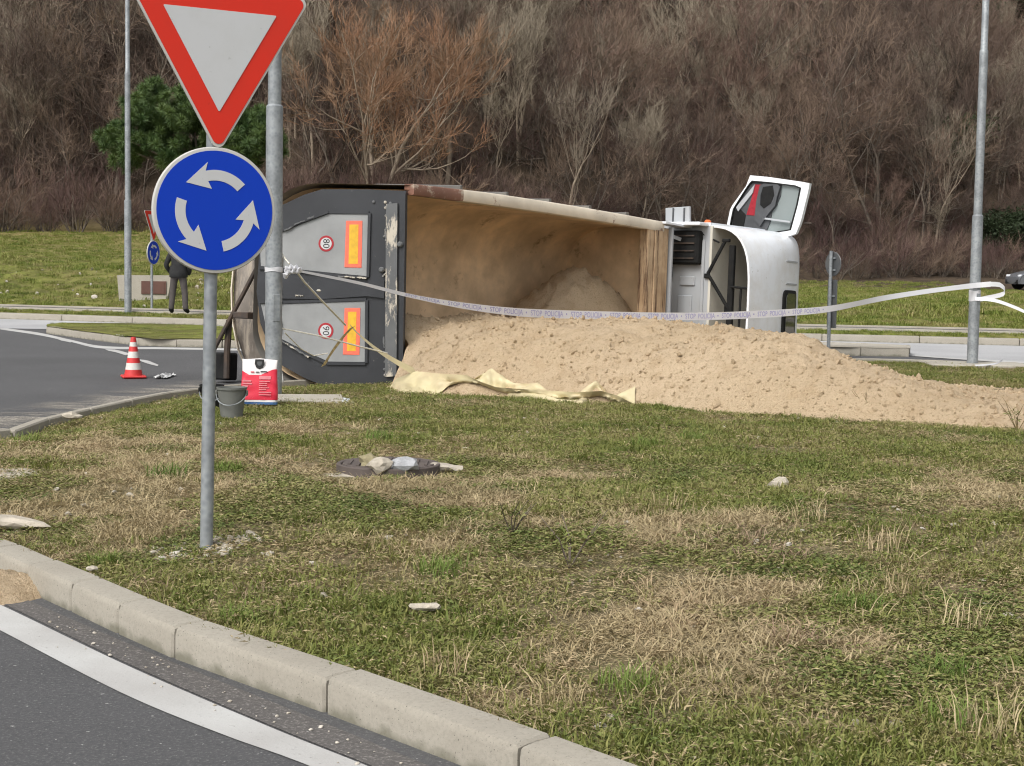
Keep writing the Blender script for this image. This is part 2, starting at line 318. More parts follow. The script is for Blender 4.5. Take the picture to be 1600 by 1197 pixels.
# ------------------------------------------------------------------ mesh helpers
class MB:
    def __init__(s): s.v = []; s.f = []
    def add(s, vs, fs):
        o = len(s.v); s.v += [tuple(p) for p in vs]; s.f += [tuple(i + o for i in f) for f in fs]; return s
    def box(s, c, d, rot=None, bev=0.0):
        x, y, z = d[0] / 2, d[1] / 2, d[2] / 2
        if bev <= 0:
            vs = [(a * x, b * y, e * z) for a in (-1, 1) for b in (-1, 1) for e in (-1, 1)]
            fs = [(0, 1, 3, 2), (4, 6, 7, 5), (0, 4, 5, 1), (2, 3, 7, 6), (0, 2, 6, 4), (1, 5, 7, 3)]
        else:
            b = min(bev, x * .9, y * .9, z * .9); vs = []; idx = {}
            for a in (-1, 1):
                for e in (-1, 1):
                    for g in (-1, 1):
                        for k in range(3):
                            p = [a * x, e * y, g * z]
                            for q in range(3):
                                if q != k: p[q] -= math.copysign(b, p[q])
                            idx[(a, e, g, k)] = len(vs); vs.append(tuple(p))
            I = lambda a, e, g, k: idx[(a, e, g, k)]; fs = []
            for a in (-1, 1):
                fs.append([I(a, -1, -1, 0), I(a, 1, -1, 0), I(a, 1, 1, 0), I(a, -1, 1, 0)])
                fs.append([I(-1, a, -1, 1), I(1, a, -1, 1), I(1, a, 1, 1), I(-1, a, 1, 1)])
                fs.append([I(-1, -1, a, 2), I(1, -1, a, 2), I(1, 1, a, 2), I(-1, 1, a, 2)])
                for e in (-1, 1):
                    fs.append([I(a, e, -1, 0), I(a, e, 1, 0), I(a, e, 1, 1), I(a, e, -1, 1)])
                    fs.append([I(a, -1, e, 0), I(a, 1, e, 0), I(a, 1, e, 2), I(a, -1, e, 2)])
                    fs.append([I(-1, a, e, 1), I(1, a, e, 1), I(1, a, e, 2), I(-1, a, e, 2)])
                    for g in (-1, 1): fs.append([I(a, e, g, 0), I(a, e, g, 1), I(a, e, g, 2)])
        m = rot if rot is not None else Matrix.Identity(3)
        c = Vector(c); return s.add([c + m @ Vector(p) for p in vs], fs)
    def tube(s, path, rad, n=8, cap=True):
        path = [Vector(p) for p in path]
        if isinstance(rad, (int, float)): rad = [rad] * len(path)
        vs = []; fs = []; prev = None
        for i, p in enumerate(path):
            t = (path[min(i + 1, len(path) - 1)] - path[max(i - 1, 0)]).normalized()
            if prev is None: a = t.orthogonal().normalized()
            else: a = (prev - t * prev.dot(t)).normalized()
            prev = a; b = t.cross(a)
            vs += [p + (a * math.cos(2 * math.pi * k / n) + b * math.sin(2 * math.pi * k / n)) * rad[i] for k in range(n)]
        for i in range(len(path) - 1):
            for k in range(n): fs.append((i * n + k, i * n + (k + 1) % n, (i + 1) * n + (k + 1) % n, (i + 1) * n + k))
        if cap: fs.append(tuple(range(n))[::-1]); fs.append(tuple(range((len(path) - 1) * n, len(path) * n)))
        return s.add(vs, fs)
    def lathe(s, prof, n=24, c=(0, 0, 0), m=None):
        m = m if m is not None else Matrix.Identity(3); c = Vector(c); vs = []; fs = []
        for r, z in prof: vs += [c + m @ Vector((r * math.cos(2 * math.pi * k / n), r * math.sin(2 * math.pi * k / n), z)) for k in range(n)]
        for i in range(len(prof) - 1):
            for k in range(n): fs.append((i * n + k, i * n + (k + 1) % n, (i + 1) * n + (k + 1) % n, (i + 1) * n + k))
        if prof[0][0] > 1e-4: fs.append(tuple(range(n))[::-1])
        if prof[-1][0] > 1e-4: fs.append(tuple(range((len(prof) - 1) * n, len(prof) * n)))
        return s.add(vs, fs)
    def prism(s, poly, f0, f1):
        """poly of 2-D points; f0, f1 map them to the two faces"""
        n = len(poly); vs = [f0(*p) for p in poly] + [f1(*p) for p in poly]
        fs = [tuple(range(n))[::-1], tuple(range(n, 2 * n))] + [(i, (i + 1) % n, n + (i + 1) % n, n + i) for i in range(n)]
        return s.add(vs, fs)
    def grid(s, rows, close=False):
        nr, nc = len(rows), len(rows[0]); vs = [p for r in rows for p in r]; fs = []
        for i in range(nr - 1):
            for j in range(nc - 1 + (1 if close else 0)):
                k = (j + 1) % nc; fs.append((i * nc + j, i * nc + k, (i + 1) * nc + k, (i + 1) * nc + j))
        return s.add(vs, fs)
    def shell(s, rows, off):
        """grid with thickness; off(i,j,p) gives the second surface"""
        r2 = [[off(i, j, Vector(p)) for j, p in enumerate(r)] for i, r in enumerate(rows)]
        nr, nc = len(rows), len(rows[0]); o = len(s.v); s.grid(rows); s.grid([r[::-1] for r in r2])
        b = o + nr * nc; A = lambda i, j: o + i * nc + j; B = lambda i, j: b + i * nc + (nc - 1 - j)
        for i in range(nr - 1):
            s.f.append((A(i, 0), A(i + 1, 0), B(i + 1, 0), B(i, 0))); s.f.append((A(i + 1, nc - 1), A(i, nc - 1), B(i, nc - 1), B(i + 1, nc - 1)))
        for j in range(nc - 1):
            s.f.append((A(0, j + 1), A(0, j), B(0, j), B(0, j + 1))); s.f.append((A(nr - 1, j), A(nr - 1, j + 1), B(nr - 1, j + 1), B(nr - 1, j)))
        return s
    def mesh(s, name, smooth=None):
        me = bpy.data.meshes.new(name); me.from_pydata([tuple(p) for p in s.v], [], s.f); me.validate(); me.update()
        import bmesh
        bm = bmesh.new(); bm.from_mesh(me); bmesh.ops.recalc_face_normals(bm, faces=bm.faces); bm.to_mesh(me); bm.free()
        if smooth is not None:
            for p in me.polygons: p.use_smooth = True
            try: me.set_sharp_from_angle(angle=R(smooth))
            except Exception: pass
        return me
    def build(s, name, mat, parent=None, smooth=None):
        return obj(name, s.mesh(name, smooth), mat, parent)

def obj(name, me, mat=None, parent=None):
    o = bpy.data.objects.new(name, me); COL.objects.link(o)
    if mat is not None and me is not None and not me.materials: me.materials.append(MT[mat] if isinstance(mat, str) else mat)
    if parent is not None: o.parent = parent
    return o
def tag(o, label, cat, group=None):
    o['label'] = label; o['category'] = cat
    if group: o['group'] = group
    return o
def root(name, loc, label, cat, group=None, rz=0.0, mat=None):
    o = bpy.data.objects.new(name, None); o.empty_display_size = 0.2; COL.objects.link(o)
    if mat is not None: o.matrix_world = mat
    else: o.location = loc; o.rotation_euler = (0, 0, rz)
    return tag(o, label, cat, group)
def struct(o): o['kind'] = 'structure'; return o
def stuff(o, label=None, cat=None):
    o['kind'] = 'stuff'
    if label: o['label'] = label; o['category'] = cat
    return o
def copy_tree(o, parent=None):
    c = o.copy(); COL.objects.link(c); c.parent = parent
    for ch in o.children: copy_tree(ch, c)
    return c
def np_mesh(name, v, f, mat=None):
    """numpy verts (n,3) and tri faces (m,3)"""
    me = bpy.data.meshes.new(name); v = np.asarray(v, dtype=np.float32); f = np.asarray(f, dtype=np.int32)
    k = f.shape[1]
    me.vertices.add(len(v)); me.vertices.foreach_set('co', v.ravel())
    me.loops.add(f.size); me.loops.foreach_set('vertex_index', f.ravel())
    me.polygons.add(len(f)); me.polygons.foreach_set('loop_start', np.arange(0, f.size, k, dtype=np.int32))
    me.polygons.foreach_set('loop_total', np.full(len(f), k, dtype=np.int32))
    me.update(calc_edges=True)
    if mat: me.materials.append(MT[mat])
    return me
def catmull(pts, step=0.1):
    P = [np.array(p, float) for p in pts]; P = [2 * P[0] - P[1]] + P + [2 * P[-1] - P[-2]]; out = []
    for i in range(1, len(P) - 2):
        n = max(2, int(np.linalg.norm(P[i + 1] - P[i]) / step))
        for k in range(n):
            t = k / n; a, b, c, d = P[i - 1:i + 3]
            out.append(0.5 * (2 * b + (c - a) * t + (2 * a - 5 * b + 4 * c - d) * t * t + (3 * b - a - 3 * c + d) * t ** 3))
    out.append(P[-2]); return np.array(out)
def inpoly(px, py, poly):
    x = np.asarray(px); y = np.asarray(py); r = np.zeros(x.shape, bool); n = len(poly)
    for i in range(n):
        x0, y0 = poly[i][:2]; x1, y1 = poly[(i + 1) % n][:2]
        if y0 == y1: continue
        c = ((y0 > y) != (y1 > y)) & (x < (x1 - x0) * (y - y0) / (y1 - y0) + x0); r ^= c
    return r
def dpoly(px, py, line):
    x = np.asarray(px, float); y = np.asarray(py, float); d = np.full(x.shape, 1e9)
    for a, b in zip(line[:-1], line[1:]):
        ax, ay = a[:2]; bx, by = b[:2]; L = (bx - ax) ** 2 + (by - ay) ** 2 + 1e-12
        t = np.clip(((x - ax) * (bx - ax) + (y - ay) * (by - ay)) / L, 0, 1)
        d = np.minimum(d, np.hypot(x - ax - t * (bx - ax), y - ay - t * (by - ay)))
    return d
def vnoise(x, y, s, seed=0):
    """smooth value noise on arrays"""
    x = np.asarray(x, float) * s + seed * 17.3; y = np.asarray(y, float) * s + seed * 9.1
    xi = np.floor(x).astype(np.int64); yi = np.floor(y).astype(np.int64); fx = x - xi; fy = y - yi
    fx = fx * fx * (3 - 2 * fx); fy = fy * fy * (3 - 2 * fy)
    def h(a, b):
        n = (a * 374761393 + b * 668265263 + seed * 1274126177) & 0x7fffffff; n = ((n ^ (n >> 13)) * 1274126177) & 0x7fffffff
        return ((n ^ (n >> 16)) & 0xffff) / 65535.0
    return (h(xi, yi) * (1 - fx) + h(xi + 1, yi) * fx) * (1 - fy) + (h(xi, yi + 1) * (1 - fx) + h(xi + 1, yi + 1) * fx) * fy
def fbm(x, y, s, o=4, seed=0):
    r = 0; a = 0.5
    for k in range(o): r = r + a * vnoise(x, y, s * 2 ** k, seed + k); a *= 0.5
    return r / (1 - 0.5 ** o)

# --- scatter: one stuff object whose points carry instances of unlinked prototype meshes
PROTO = {}
def proto_col(name, meshes):
    c = bpy.data.collections.new(name)
    for i, me in enumerate(meshes):
        o = bpy.data.objects.new('%s_form' % name, me); c.objects.link(o)
    PROTO[name] = c; return c
def scatter(name, col, pos, rot, scl, label, cat, nproto):
    me = bpy.data.meshes.new(name); n = len(pos); me.vertices.add(n); me.vertices.foreach_set('co', np.asarray(pos, np.float32).ravel())
    a = me.attributes.new('rot', 'FLOAT_VECTOR', 'POINT'); a.data.foreach_set('vector', np.asarray(rot, np.float32).ravel())
    a = me.attributes.new('scl', 'FLOAT_VECTOR', 'POINT'); a.data.foreach_set('vector', np.asarray(scl, np.float32).ravel())
    a = me.attributes.new('pick', 'INT', 'POINT'); a.data.foreach_set('value', rng.integers(0, nproto, n).astype(np.int32))
    o = obj(name, me); stuff(o, label, cat)
    g = bpy.data.node_groups.new(name + '_spread', 'GeometryNodeTree')
    g.interface.new_socket('Geometry', in_out='INPUT', socket_type='NodeSocketGeometry')
    g.interface.new_socket('Geometry', in_out='OUTPUT', socket_type='NodeSocketGeometry')
    N = g.nodes.new; gi = N('NodeGroupInput'); go = N('NodeGroupOutput')
    ci = N('GeometryNodeCollectionInfo'); ci.inputs['Collection'].default_value = col
    ci.inputs['Separate Children'].default_value = True; ci.inputs['Reset Children'].default_value = True
    ip = N('GeometryNodeInstanceOnPoints'); ip.inputs['Pick Instance'].default_value = True
    def na(nm, ty):
        x = N('GeometryNodeInputNamedAttribute'); x.data_type = ty; x.inputs['Name'].default_value = nm; return x.outputs['Attribute']
    e2r = N('FunctionNodeEulerToRotation'); L = g.links.new
    L(gi.outputs[0], ip.inputs['Points']); L(ci.outputs[0], ip.inputs['Instance']); L(na('pick', 'INT'), ip.inputs['Instance Index'])
    L(na('rot', 'FLOAT_VECTOR'), e2r.inputs[0]); L(e2r.outputs[0], ip.inputs['Rotation']); L(na('scl', 'FLOAT_VECTOR'), ip.inputs['Scale'])
    L(ip.outputs[0], go.inputs[0])
    md = o.modifiers.new('spread', 'NODES'); md.node_group = g
    return o

# ================================================================== THE SETTING
# --- road
def sheet(name, poly, z, mat):
    me = bpy.data.meshes.new(name); me.from_pydata([(x, y, z) for x, y in poly], [], [tuple(range(len(poly)))]); me.update()
    return struct(obj(name, me, mat))
sheet('road', [(-60, -12), (60, -12), (60, 35.5), (-60, 45.5)], 0.0, 'asphalt')

# --- outlines taken from the photograph, laid on the ground
KH = 0.13
near_px = [(1250, 1330), (1050, 1250), (815, 1165), (505, 1055), (270, 977), (175, 938), (100, 905), (40, 880), (0, 860)]
near_k = [at_z(x, y, KH).xy for x, y in near_px]
farl_px = [(0, 672), (60, 652), (150, 632), (240, 614), (320, 603), (375, 598)]
farl_k = [at_z(x, y, 0.11).xy for x, y in farl_px]
nose = [Vector((near_k[-1].x - 0.85, near_k[-1].y + 0.95)), Vector((farl_k[0].x - 0.75, farl_k[0].y - 2.6)), Vector((farl_k[0].x - 0.62, farl_k[0].y - 1.0))]
behind = [Vector((-1.2, 20.6)), Vector((2.0, 23.4)), Vector((5.0, 25.4)), Vector((7.6, 25.0)), Vector((10.5, 22.6)), Vector((13.5, 17)), Vector((14, 10)), Vector((9, 3.0)), Vector((4.5, 1.2))]
island = catmull([tuple(p) for p in near_k + nose + farl_k + behind], 0.15)
ISL = [tuple(p) for p in island]
def island_z(x, y):
    d = dpoly(x, y, ISL + [ISL[0]])
    rear_ = sstep(11.0, 13.0, np.asarray(y, float))
    z = 0.085 - 0.065 * rear_ + (0.07 + 0.045 * rear_) * sstep(0, 1.5, d) + 0.05 * sstep(7.0, 9.0, -np.abs(np.asarray(y, float) - 8.5) + 9) * sstep(0.3, 2, d)
    z = z - 0.06 * sstep(15.5, 18.5, np.asarray(y, float)) * sstep(0.3, 2, d)
    z = z - 0.22 * (1 - sstep(0.03, 0.12, d))
    return z + 0.02 * (fbm(x, y, 1.3, 3, 3) - 0.5) + 0.012 * (fbm(x, y, 7, 3, 5) - 0.5)

def kerb_run(name, pts, base, L, w, h, side, label_sub=None, chamfer=0.035):
    """stones with their road face on pts; side=+1: body lies left of the direction of travel"""
    pts = np.asarray(pts, float); seg = np.linalg.norm(np.diff(pts, axis=0), axis=1); s = np.concatenate([[0], np.cumsum(seg)])
    n = max(1, round(s[-1] / L)); L = s[-1] / n
    prof = [(0, -0.1), (0.0, h - chamfer), (0.006, h - chamfer * 0.55), (chamfer * 0.35, h - chamfer * 0.2), (chamfer * 0.9, h - 0.003), (chamfer * 1.6, h), (w - 0.012, h + 0.003), (w, h - 0.01), (w, -0.1)]
    mb = MB(); rows = []
    for x, ins in ((-L / 2 + 0.006, 0.010), (-L / 2 + 0.016, 0.0), (0, 0.0), (L / 2 - 0.016, 0.0), (L / 2 - 0.006, 0.010)):
        rows.append([(x, side * (min(max(y, ins), w - ins)), z - (ins if z > 0 else 0)) for y, z in prof])
    mb.grid(rows); nv = len(prof); mb.f.append(tuple(range(nv))); mb.f.append(tuple(range(4 * nv, 5 * nv))[::-1])
    me = mb.mesh('kerb_stone', 30); me.materials.append(MT['kerb'])
    # mortar bed behind and between the stones
    bed = MB(); rows = []
    bp = np.array([[np.interp(i * L, s, pts[:, 0]), np.interp(i * L, s, pts[:, 1])] for i in range(n + 1)])
    for i in range(0, len(bp)):
        t = bp[min(i + 1, len(bp) - 1)] - bp[max(i - 1, 0)]; t /= np.linalg.norm(t); nn = np.array([-t[1], t[0]]) * side
        a = bp[i] + nn * 0.03; b = bp[i] + nn * (w - 0.03)
        rows.append([(a[0], a[1], base - 0.1), (a[0], a[1], base + h - 0.035), (b[0], b[1], base + h - 0.025), (b[0], b[1], base - 0.1)])
    bed.grid(rows); k = struct(bed.build(name, 'mortar'))
    for i in range(n):
        a = np.array([np.interp(i * L, s, pts[:, 0]), np.interp(i * L, s, pts[:, 1])]); b = np.array([np.interp((i + 1) * L, s, pts[:, 0]), np.interp((i + 1) * L, s, pts[:, 1])])
        c = (a + b) / 2; o = obj('kerb_stone', me, None, k)
        o.location = (c[0], c[1], base + random.uniform(-0.003, 0.003)); o.rotation_euler = (random.uniform(-.006, .006), random.uniform(-.003, .003), math.atan2(b[1] - a[1], b[0] - a[0]) + random.uniform(-.004, .004))
        o.scale = (np.linalg.norm(b - a) / L, 1, 1)
    return k
# island kerb; travelling near_k right->left the island lies on the right
first = [tuple(p) for p in near_k + nose]
kr = catmull(first + [tuple(farl_k[0])], 0.05)
# start so that joints fall where the photograph shows them
i0 = int(np.argmin(np.linalg.norm(kr - np.array(near_k[2]), axis=1)))
sg = np.concatenate([[0], np.cumsum(np.linalg.norm(np.diff(kr, axis=0), axis=1))]); st = sg[i0] % 0.985
kr = kr[int(np.searchsorted(sg, st)):]
ib = int(np.argmin(np.linalg.norm(kr - np.array(near_k[4]), axis=1)))
kerb_run('island_kerb', kr[:ib + 1], 0.0, np.linalg.norm(np.diff(kr[:ib + 1], axis=0), axis=1).sum() / round(np.linalg.norm(np.diff(kr[:ib + 1], axis=0), axis=1).sum() / .98) - 1e-4, 0.15, KH, -1)
kerb_run('island_nose_kerb', kr[ib:], 0.0, 0.5, 0.15, KH, -1)
kerb_run('island_rear_kerb', catmull([tuple(p) for p in farl_k + behind[:6]], 0.05), 0.0, 1.0, 0.13, 0.11, -1)

# island ground
def grid_region(name, poly, z_fn, step, mat, inset=0.06, x0=None, x1=None, y0=None, y1=None):
    P = np.array(poly); x0 = P[:, 0].min() if x0 is None else x0; x1 = P[:, 0].max() if x1 is None else x1
    y0 = P[:, 1].min() if y0 is None else y0; y1 = P[:, 1].max() if y1 is None else y1
    X = np.arange(x0, x1 + step, step); Y = np.arange(y0, y1 + step, step); gx, gy = np.meshgrid(X, Y)
    ins = inpoly(gx, gy, poly); line = list(poly) + [poly[0]]
    # pull outside neighbours back onto the outline
    d = dpoly(gx, gy, line); keep = ins | (d < step * 1.5)
    vx, vy = gx.copy(), gy.copy(); out = keep & ~ins
    if out.any():
        q = np.stack([gx[out], gy[out]], 1); A = np.array(line)[:-1]; B = np.array(line)[1:]
        best = None; bd = np.full(len(q), 1e9); res = q.copy()
        for a, b in zip(A, B):
            L = ((b - a) ** 2).sum() + 1e-12; t = np.clip(((q - a) @ (b - a)) / L, 0, 1); c = a + t[:, None] * (b - a); dd = np.linalg.norm(q - c, axis=1)
            m = dd < bd; bd[m] = dd[m]; res[m] = c[m]
        vx[out] = res[:, 0]; vy[out] = res[:, 1]
    vz = z_fn(vx, vy); nx = len(X); idx = -np.ones(gx.size, int); k = keep.ravel(); idx[k] = np.arange(k.sum())
    f = []
    I = np.arange(gx.size).reshape(gx.shape); a, b, c, e = I[:-1, :-1].ravel(), I[:-1, 1:].ravel(), I[1:, 1:].ravel(), I[1:, :-1].ravel()
    insf = ins.ravel(); ok = k[a] & k[b] & k[c] & k[e] & (insf[a] | insf[b] | insf[c] | insf[e])
    f = np.stack([idx[a], idx[b], idx[c], idx[e]], 1)[ok]
    me = np_mesh(name, np.stack([vx.ravel()[k], vy.ravel()[k], vz.ravel()[k]], 1), f, mat)
    for p in me.polygons: p.use_smooth = True
    return me
INNER = ISL
struct(obj('island_ground', grid_region('island_ground', ISL, island_z, 0.11, 'soil')))

# --- painted edge line and dashes
def strip(name, a_px, b_px, z, mat, n=40):
    A = catmull([tuple(at_z(x, y, 0).xy) for x, y in a_px], 0.08); B = catmull([tuple(at_z(x, y, 0).xy) for x, y in b_px], 0.08)
    def rs(P):
        s = np.concatenate([[0], np.cumsum(np.linalg.norm(np.diff(P, axis=0), axis=1))]); u = np.linspace(0, s[-1], n)
        return np.stack([np.interp(u, s, P[:, 0]), np.interp(u, s, P[:, 1])], 1)
    A = rs(A); B = rs(B); mb = MB(); mb.grid([[(*p, z) for p in A], [(*p, z) for p in B]])
    return struct(mb.build(name, mat))
strip('edge_line', [(900, 1330), (570, 1197), (420, 1137), (200, 1042), (0, 946), (-120, 893)], [(800, 1330), (480, 1197), (350, 1150), (190, 1084), (0, 986), (-120, 925)], 0.004, 'paint')
strip('gutter', [(1010, 1330), (705, 1212), (500, 1128), (270, 1036), (150, 985), (0, 920), (-120, 868)], [(908, 1330), (578, 1197), (428, 1137), (208, 1042), (8, 946), (-112, 893)], 0.0035, 'asphalt_rough')
strip('splitter_line', [(0, 512), (60, 520), (110, 531), (160, 541), (250, 543), (340, 544.5), (430, 547)], [(0, 515), (60, 524), (110, 534.5), (160, 545), (250, 546), (340, 547.5), (430, 550)], 0.004, 'paint')
strip('dash_line', [(164, 546.5), (180, 547), (206, 554)], [(170, 549), (182, 551.5), (196, 556)], 0.008, 'paint', 8)
strip('dash_line', [(214, 562), (230, 564), (248, 571)], [(222, 566), (234, 570), (246, 573)], 0.008, 'paint', 8)
strip('dash_line', [(90, 531), (105, 532.5), (112, 534.5)], [(96, 533), (106, 535), (110, 536)], 0.009, 'paint', 6)
# pale sand washed along the rear kerb
A = catmull([tuple(at_z(x, y, 0).xy) for x, y in [(-200, 690), (-60, 650), (60, 628), (160, 610), (260, 598), (345, 590)]], 0.1)
B = catmull([tuple(at_z(x, y, 0).xy) for x, y in [(-200, 740), (-60, 695), (60, 660), (160, 638), (260, 618), (345, 604)]], 0.1)
n = 60; ra = []
for k in range(9):
    t = k / 8; row = []
    for j in range(n):
        a = A[int(j / (n - 1) * (len(A) - 1))]; b = B[int(j / (n - 1) * (len(B) - 1))]; p = a * (1 - t) + b * t; row.append((p[0], p[1], 0.005))
    ra.append(row)
mb = MB().grid(ra); o = struct(mb.build('sand_film', 'dust')); at = o.data.attributes.new('edge', 'FLOAT', 'POINT')
at.data.foreach_set('value', [math.sin(math.pi * min(1, (k / 8) * 0.62 + 0.02)) ** 1.2 * min(1, j / 5, (n - 1 - j) / 5) for k in range(9) for j in range(n)])

# --- far road: paler carriageway, kerbs, splitter islands, footway
FK = [at_z(-420, 486, 0).xy, at_z(0, 498.5, 0).xy, at_z(330, 509, 0).xy, at_z(800, 522, 0).xy, at_z(1250, 532.5, 0).xy, at_z(1600, 541, 0).xy, at_z(2100, 556, 0).xy]
fk = catmull([tuple(p) for p in FK], 0.3)
FKY = lambda x: np.interp(x, fk[:, 0], fk[:, 1])
# carriageway between far kerb and splitter island
pl = [tuple(p) for p in fk] + [tuple(at_z(x, y, 0).xy) for x, y in [(2100, 580), (1600, 566), (1420, 556), (1230, 553), (800, 536), (340, 524), (100, 515), (0, 513.5), (-420, 500)]]
sheet('far_road', pl, 0.006, 'pale_road')
kerb_run('far_kerb', fk, 0.0, 2.0, 0.16, 0.15, 1)
SPL = [at_z(x, y, 0).xy for x, y in [(-40, 512), (72, 521), (120, 528), (165, 534), (230, 541), (330, 543), (450, 546), (620, 552), (760, 556)]]
spl = catmull([tuple(p) for p in SPL[1:]], 0.1)
spb = [at_z(x, y, 0.0).xy for x, y in [(760, 548), (450, 527), (330, 519.5), (200, 516), (100, 514.5), (74, 516.5)]]
kerb_run('splitter_kerb', spl, 0.0, 0.8, 0.14, 0.14, 1)
kerb_run('splitter_rear_kerb', catmull([tuple(p) for p in spb], 0.1), 0.0, 1.0, 0.14, 0.12, 1)
def flat_top(name, poly, z, mat): return sheet(name, poly, z, mat)
struct(obj('splitter_ground', grid_region('splitter_ground', [tuple(p) for p in spl] + [tuple(p) for p in spb], lambda x, y: 0.13 + 0.0 * x + 0.03 * fbm(x, y, 2, 3, 8), 0.25, 'terrain')))
SPR = catmull([tuple(at_z(x, y, 0).xy) for x, y in [(1120, 549), (1240, 553), (1330, 556), (1421, 557.5)]], 0.1)
SPRb = catmull([tuple(at_z(x, y, 0).xy) for x, y in [(1423, 553), (1340, 549), (1240, 546), (1120, 541)]], 0.1)
kerb_run('right_splitter_kerb', SPR, 0.0, 0.9, 0.14, 0.17, 1)
kerb_run('right_splitter_rear_kerb', SPRb, 0.0, 0.9, 0.14, 0.16, 1)
sheet('right_splitter_top', [tuple(p) for p in SPR] + [tuple(p) for p in SPRb], 0.15, 'concrete')
# white line in front of right splitter
strip('right_edge_line', [(1430, 556), (1500, 560.5), (1600, 566), (1700, 571)], [(1430, 557.5), (1500, 562.5), (1600, 569), (1700, 574.5)], 0.010, 'paint', 10)

# terrain: one sheet to the horizon
def terr(x, y):
    x = np.asarray(x, float); y = np.asarray(y, float)
    d = y - FKY(np.clip(x, -25, 25))
    lft = 1 - sstep(-4, 7, x)
    verge = 0.17 * sstep(0.0, 0.35, d)
    zl = np.interp(d, [0, 3.2, 9, 22, 39, 46], [0, .08, 1.02, 1.75, 2.75, 3.6]); zr = np.interp(d, [0, 2, 12, 52, 72, 90], [0, .04, .42, .30, .95, 3.0])
    z = -0.08 + 0.08 * sstep(-0.2, 0.3, d) + verge + zl * lft + zr * (1 - lft)
    ys = 76 + 28 * sstep(-6, 22, x * 55 / np.maximum(y, 30))
    hill = np.maximum(0, y - ys); z = z + 0.50 * hill * sstep(0, 10, hill) - 0.5 * np.maximum(0, y - 230)
    bump = np.where(d > 1.5, 1.0, 0.0) * sstep(2.5, 6, d)
    z = z + bump * ((0.28 + .3 * lft * sstep(14, 8, d)) * (fbm(x, y, 0.45, 4, 11) - 0.5) + 0.10 * (fbm(x, y, 2.0, 3, 14) - 0.5)) + sstep(5, 30, hill) * 3 * (fbm(x, y, 0.05, 3, 21) - 0.5)
    return z
def terr_z(x, y): return float(terr(np.array([x]), np.array([y]))[0])
ts = np.concatenate([np.linspace(-300, -60, 25)[:-1], np.linspace(-60, 60, 241), np.linspace(60, 300, 25)[1:]])
us = np.concatenate([np.linspace(-80, 31, 23)[:-1], np.linspace(31, 60, 146)[:-1], np.linspace(60, 110, 101)[:-1], np.linspace(110, 600, 50)])
gx, gy = np.meshgrid(ts, us); gz = terr(gx, gy); I = np.arange(gx.size).reshape(gx.shape)
me = np_mesh('ground', np.stack([gx.ravel(), gy.ravel(), gz.ravel()], 1), np.stack([I[:-1, :-1].ravel(), I[:-1, 1:].ravel(), I[1:, 1:].ravel(), I[1:, :-1].ravel()], 1), 'terrain')
for p in me.polygons: p.use_smooth = True
struct(obj('ground', me))
# footway edging: two thin concrete strips
for off in (1.25, 2.25):
    mb = MB(); rows = []
    for x in np.arange(-22, 14, 0.5):
        y = FKY(x) + off; z = terr_z(x, y) ; rows.append([(x, y - .05, z - .1), (x, y - .05, z + .05), (x, y + .05, z + .055), (x, y + .05, z - .1)])
    struct(mb.grid(rows).build('footway_edging', 'concrete'))
mb = MB(); rows = []
for x in np.arange(-22, 14, 0.5):
    y0 = FKY(x) + 1.3; y1 = FKY(x) + 2.2; rows.append([(x, y0, terr_z(x, y0) + .02), (x, y1, terr_z(x, y1) + .02)])
struct(mb.grid(rows).build('footway', 'asphalt_rough'))
#PART2
# ================================================================== TEXT
def text_mesh(s, size=1.0, align='CENTER'):
    """flat letter outlines as (verts 2-D, faces)"""
    cu = bpy.data.curves.new('lettering', 'FONT'); cu.body = s; cu.size = size; cu.align_x = align; cu.align_y = 'CENTER'; cu.resolution_u = 3
    o = bpy.data.objects.new('lettering', cu); COL.objects.link(o); bpy.context.view_layer.update()
    me = o.evaluated_get(bpy.context.evaluated_depsgraph_get()).to_mesh(); v = [(p.co.x, p.co.y) for p in me.vertices]; f = [tuple(p.vertices) for p in me.polygons]
    bpy.data.objects.remove(o); bpy.data.curves.remove(cu); return v, f
def disc(mb, r, y, n=48, r0=0.0, c=(0, 0), t=0.002):
    """disc or ring standing in the local xz plane, facing -y"""
    a = [(c[0] + r * math.cos(2 * math.pi * k / n), c[1] + r * math.sin(2 * math.pi * k / n)) for k in range(n)]
    if r0 <= 0: return mb.prism(a, lambda x, z: (x, y, z), lambda x, z: (x, y + t, z))
    b = [(c[0] + r0 * math.cos(2 * math.pi * k / n), c[1] + r0 * math.sin(2 * math.pi * k / n)) for k in range(n)]
    rows = [[(*a[k],) for k in range(n)]]
    g = [[(x, y + t, z) for x, z in a], [(x, y, z) for x, z in a], [(x, y, z) for x, z in b], [(x, y + t, z) for x, z in b]]
    return mb.grid(g, close=True)
def round_tri(side, r, c, n=6):
    """downward triangle with rounded corners, centred on its tip x; c = (x, z of the tip)"""
    h = side * math.sqrt(3) / 2; P = [Vector((0, 0)), Vector((side / 2, h)), Vector((-side / 2, h))]; out = []; cen = Vector((0, h * 2 / 3))
    for i, p in enumerate(P):
        q = cen + (p - cen) * (1 - 2 * r / (cen - p).length); a0 = math.atan2(*(p - cen).yx)
        for k in range(n + 1):
            a = a0 + R(-60 + 120 * k / n); out.append((c[0] + q.x + r * math.cos(a), c[1] + q.y + r * math.sin(a)))
    return out
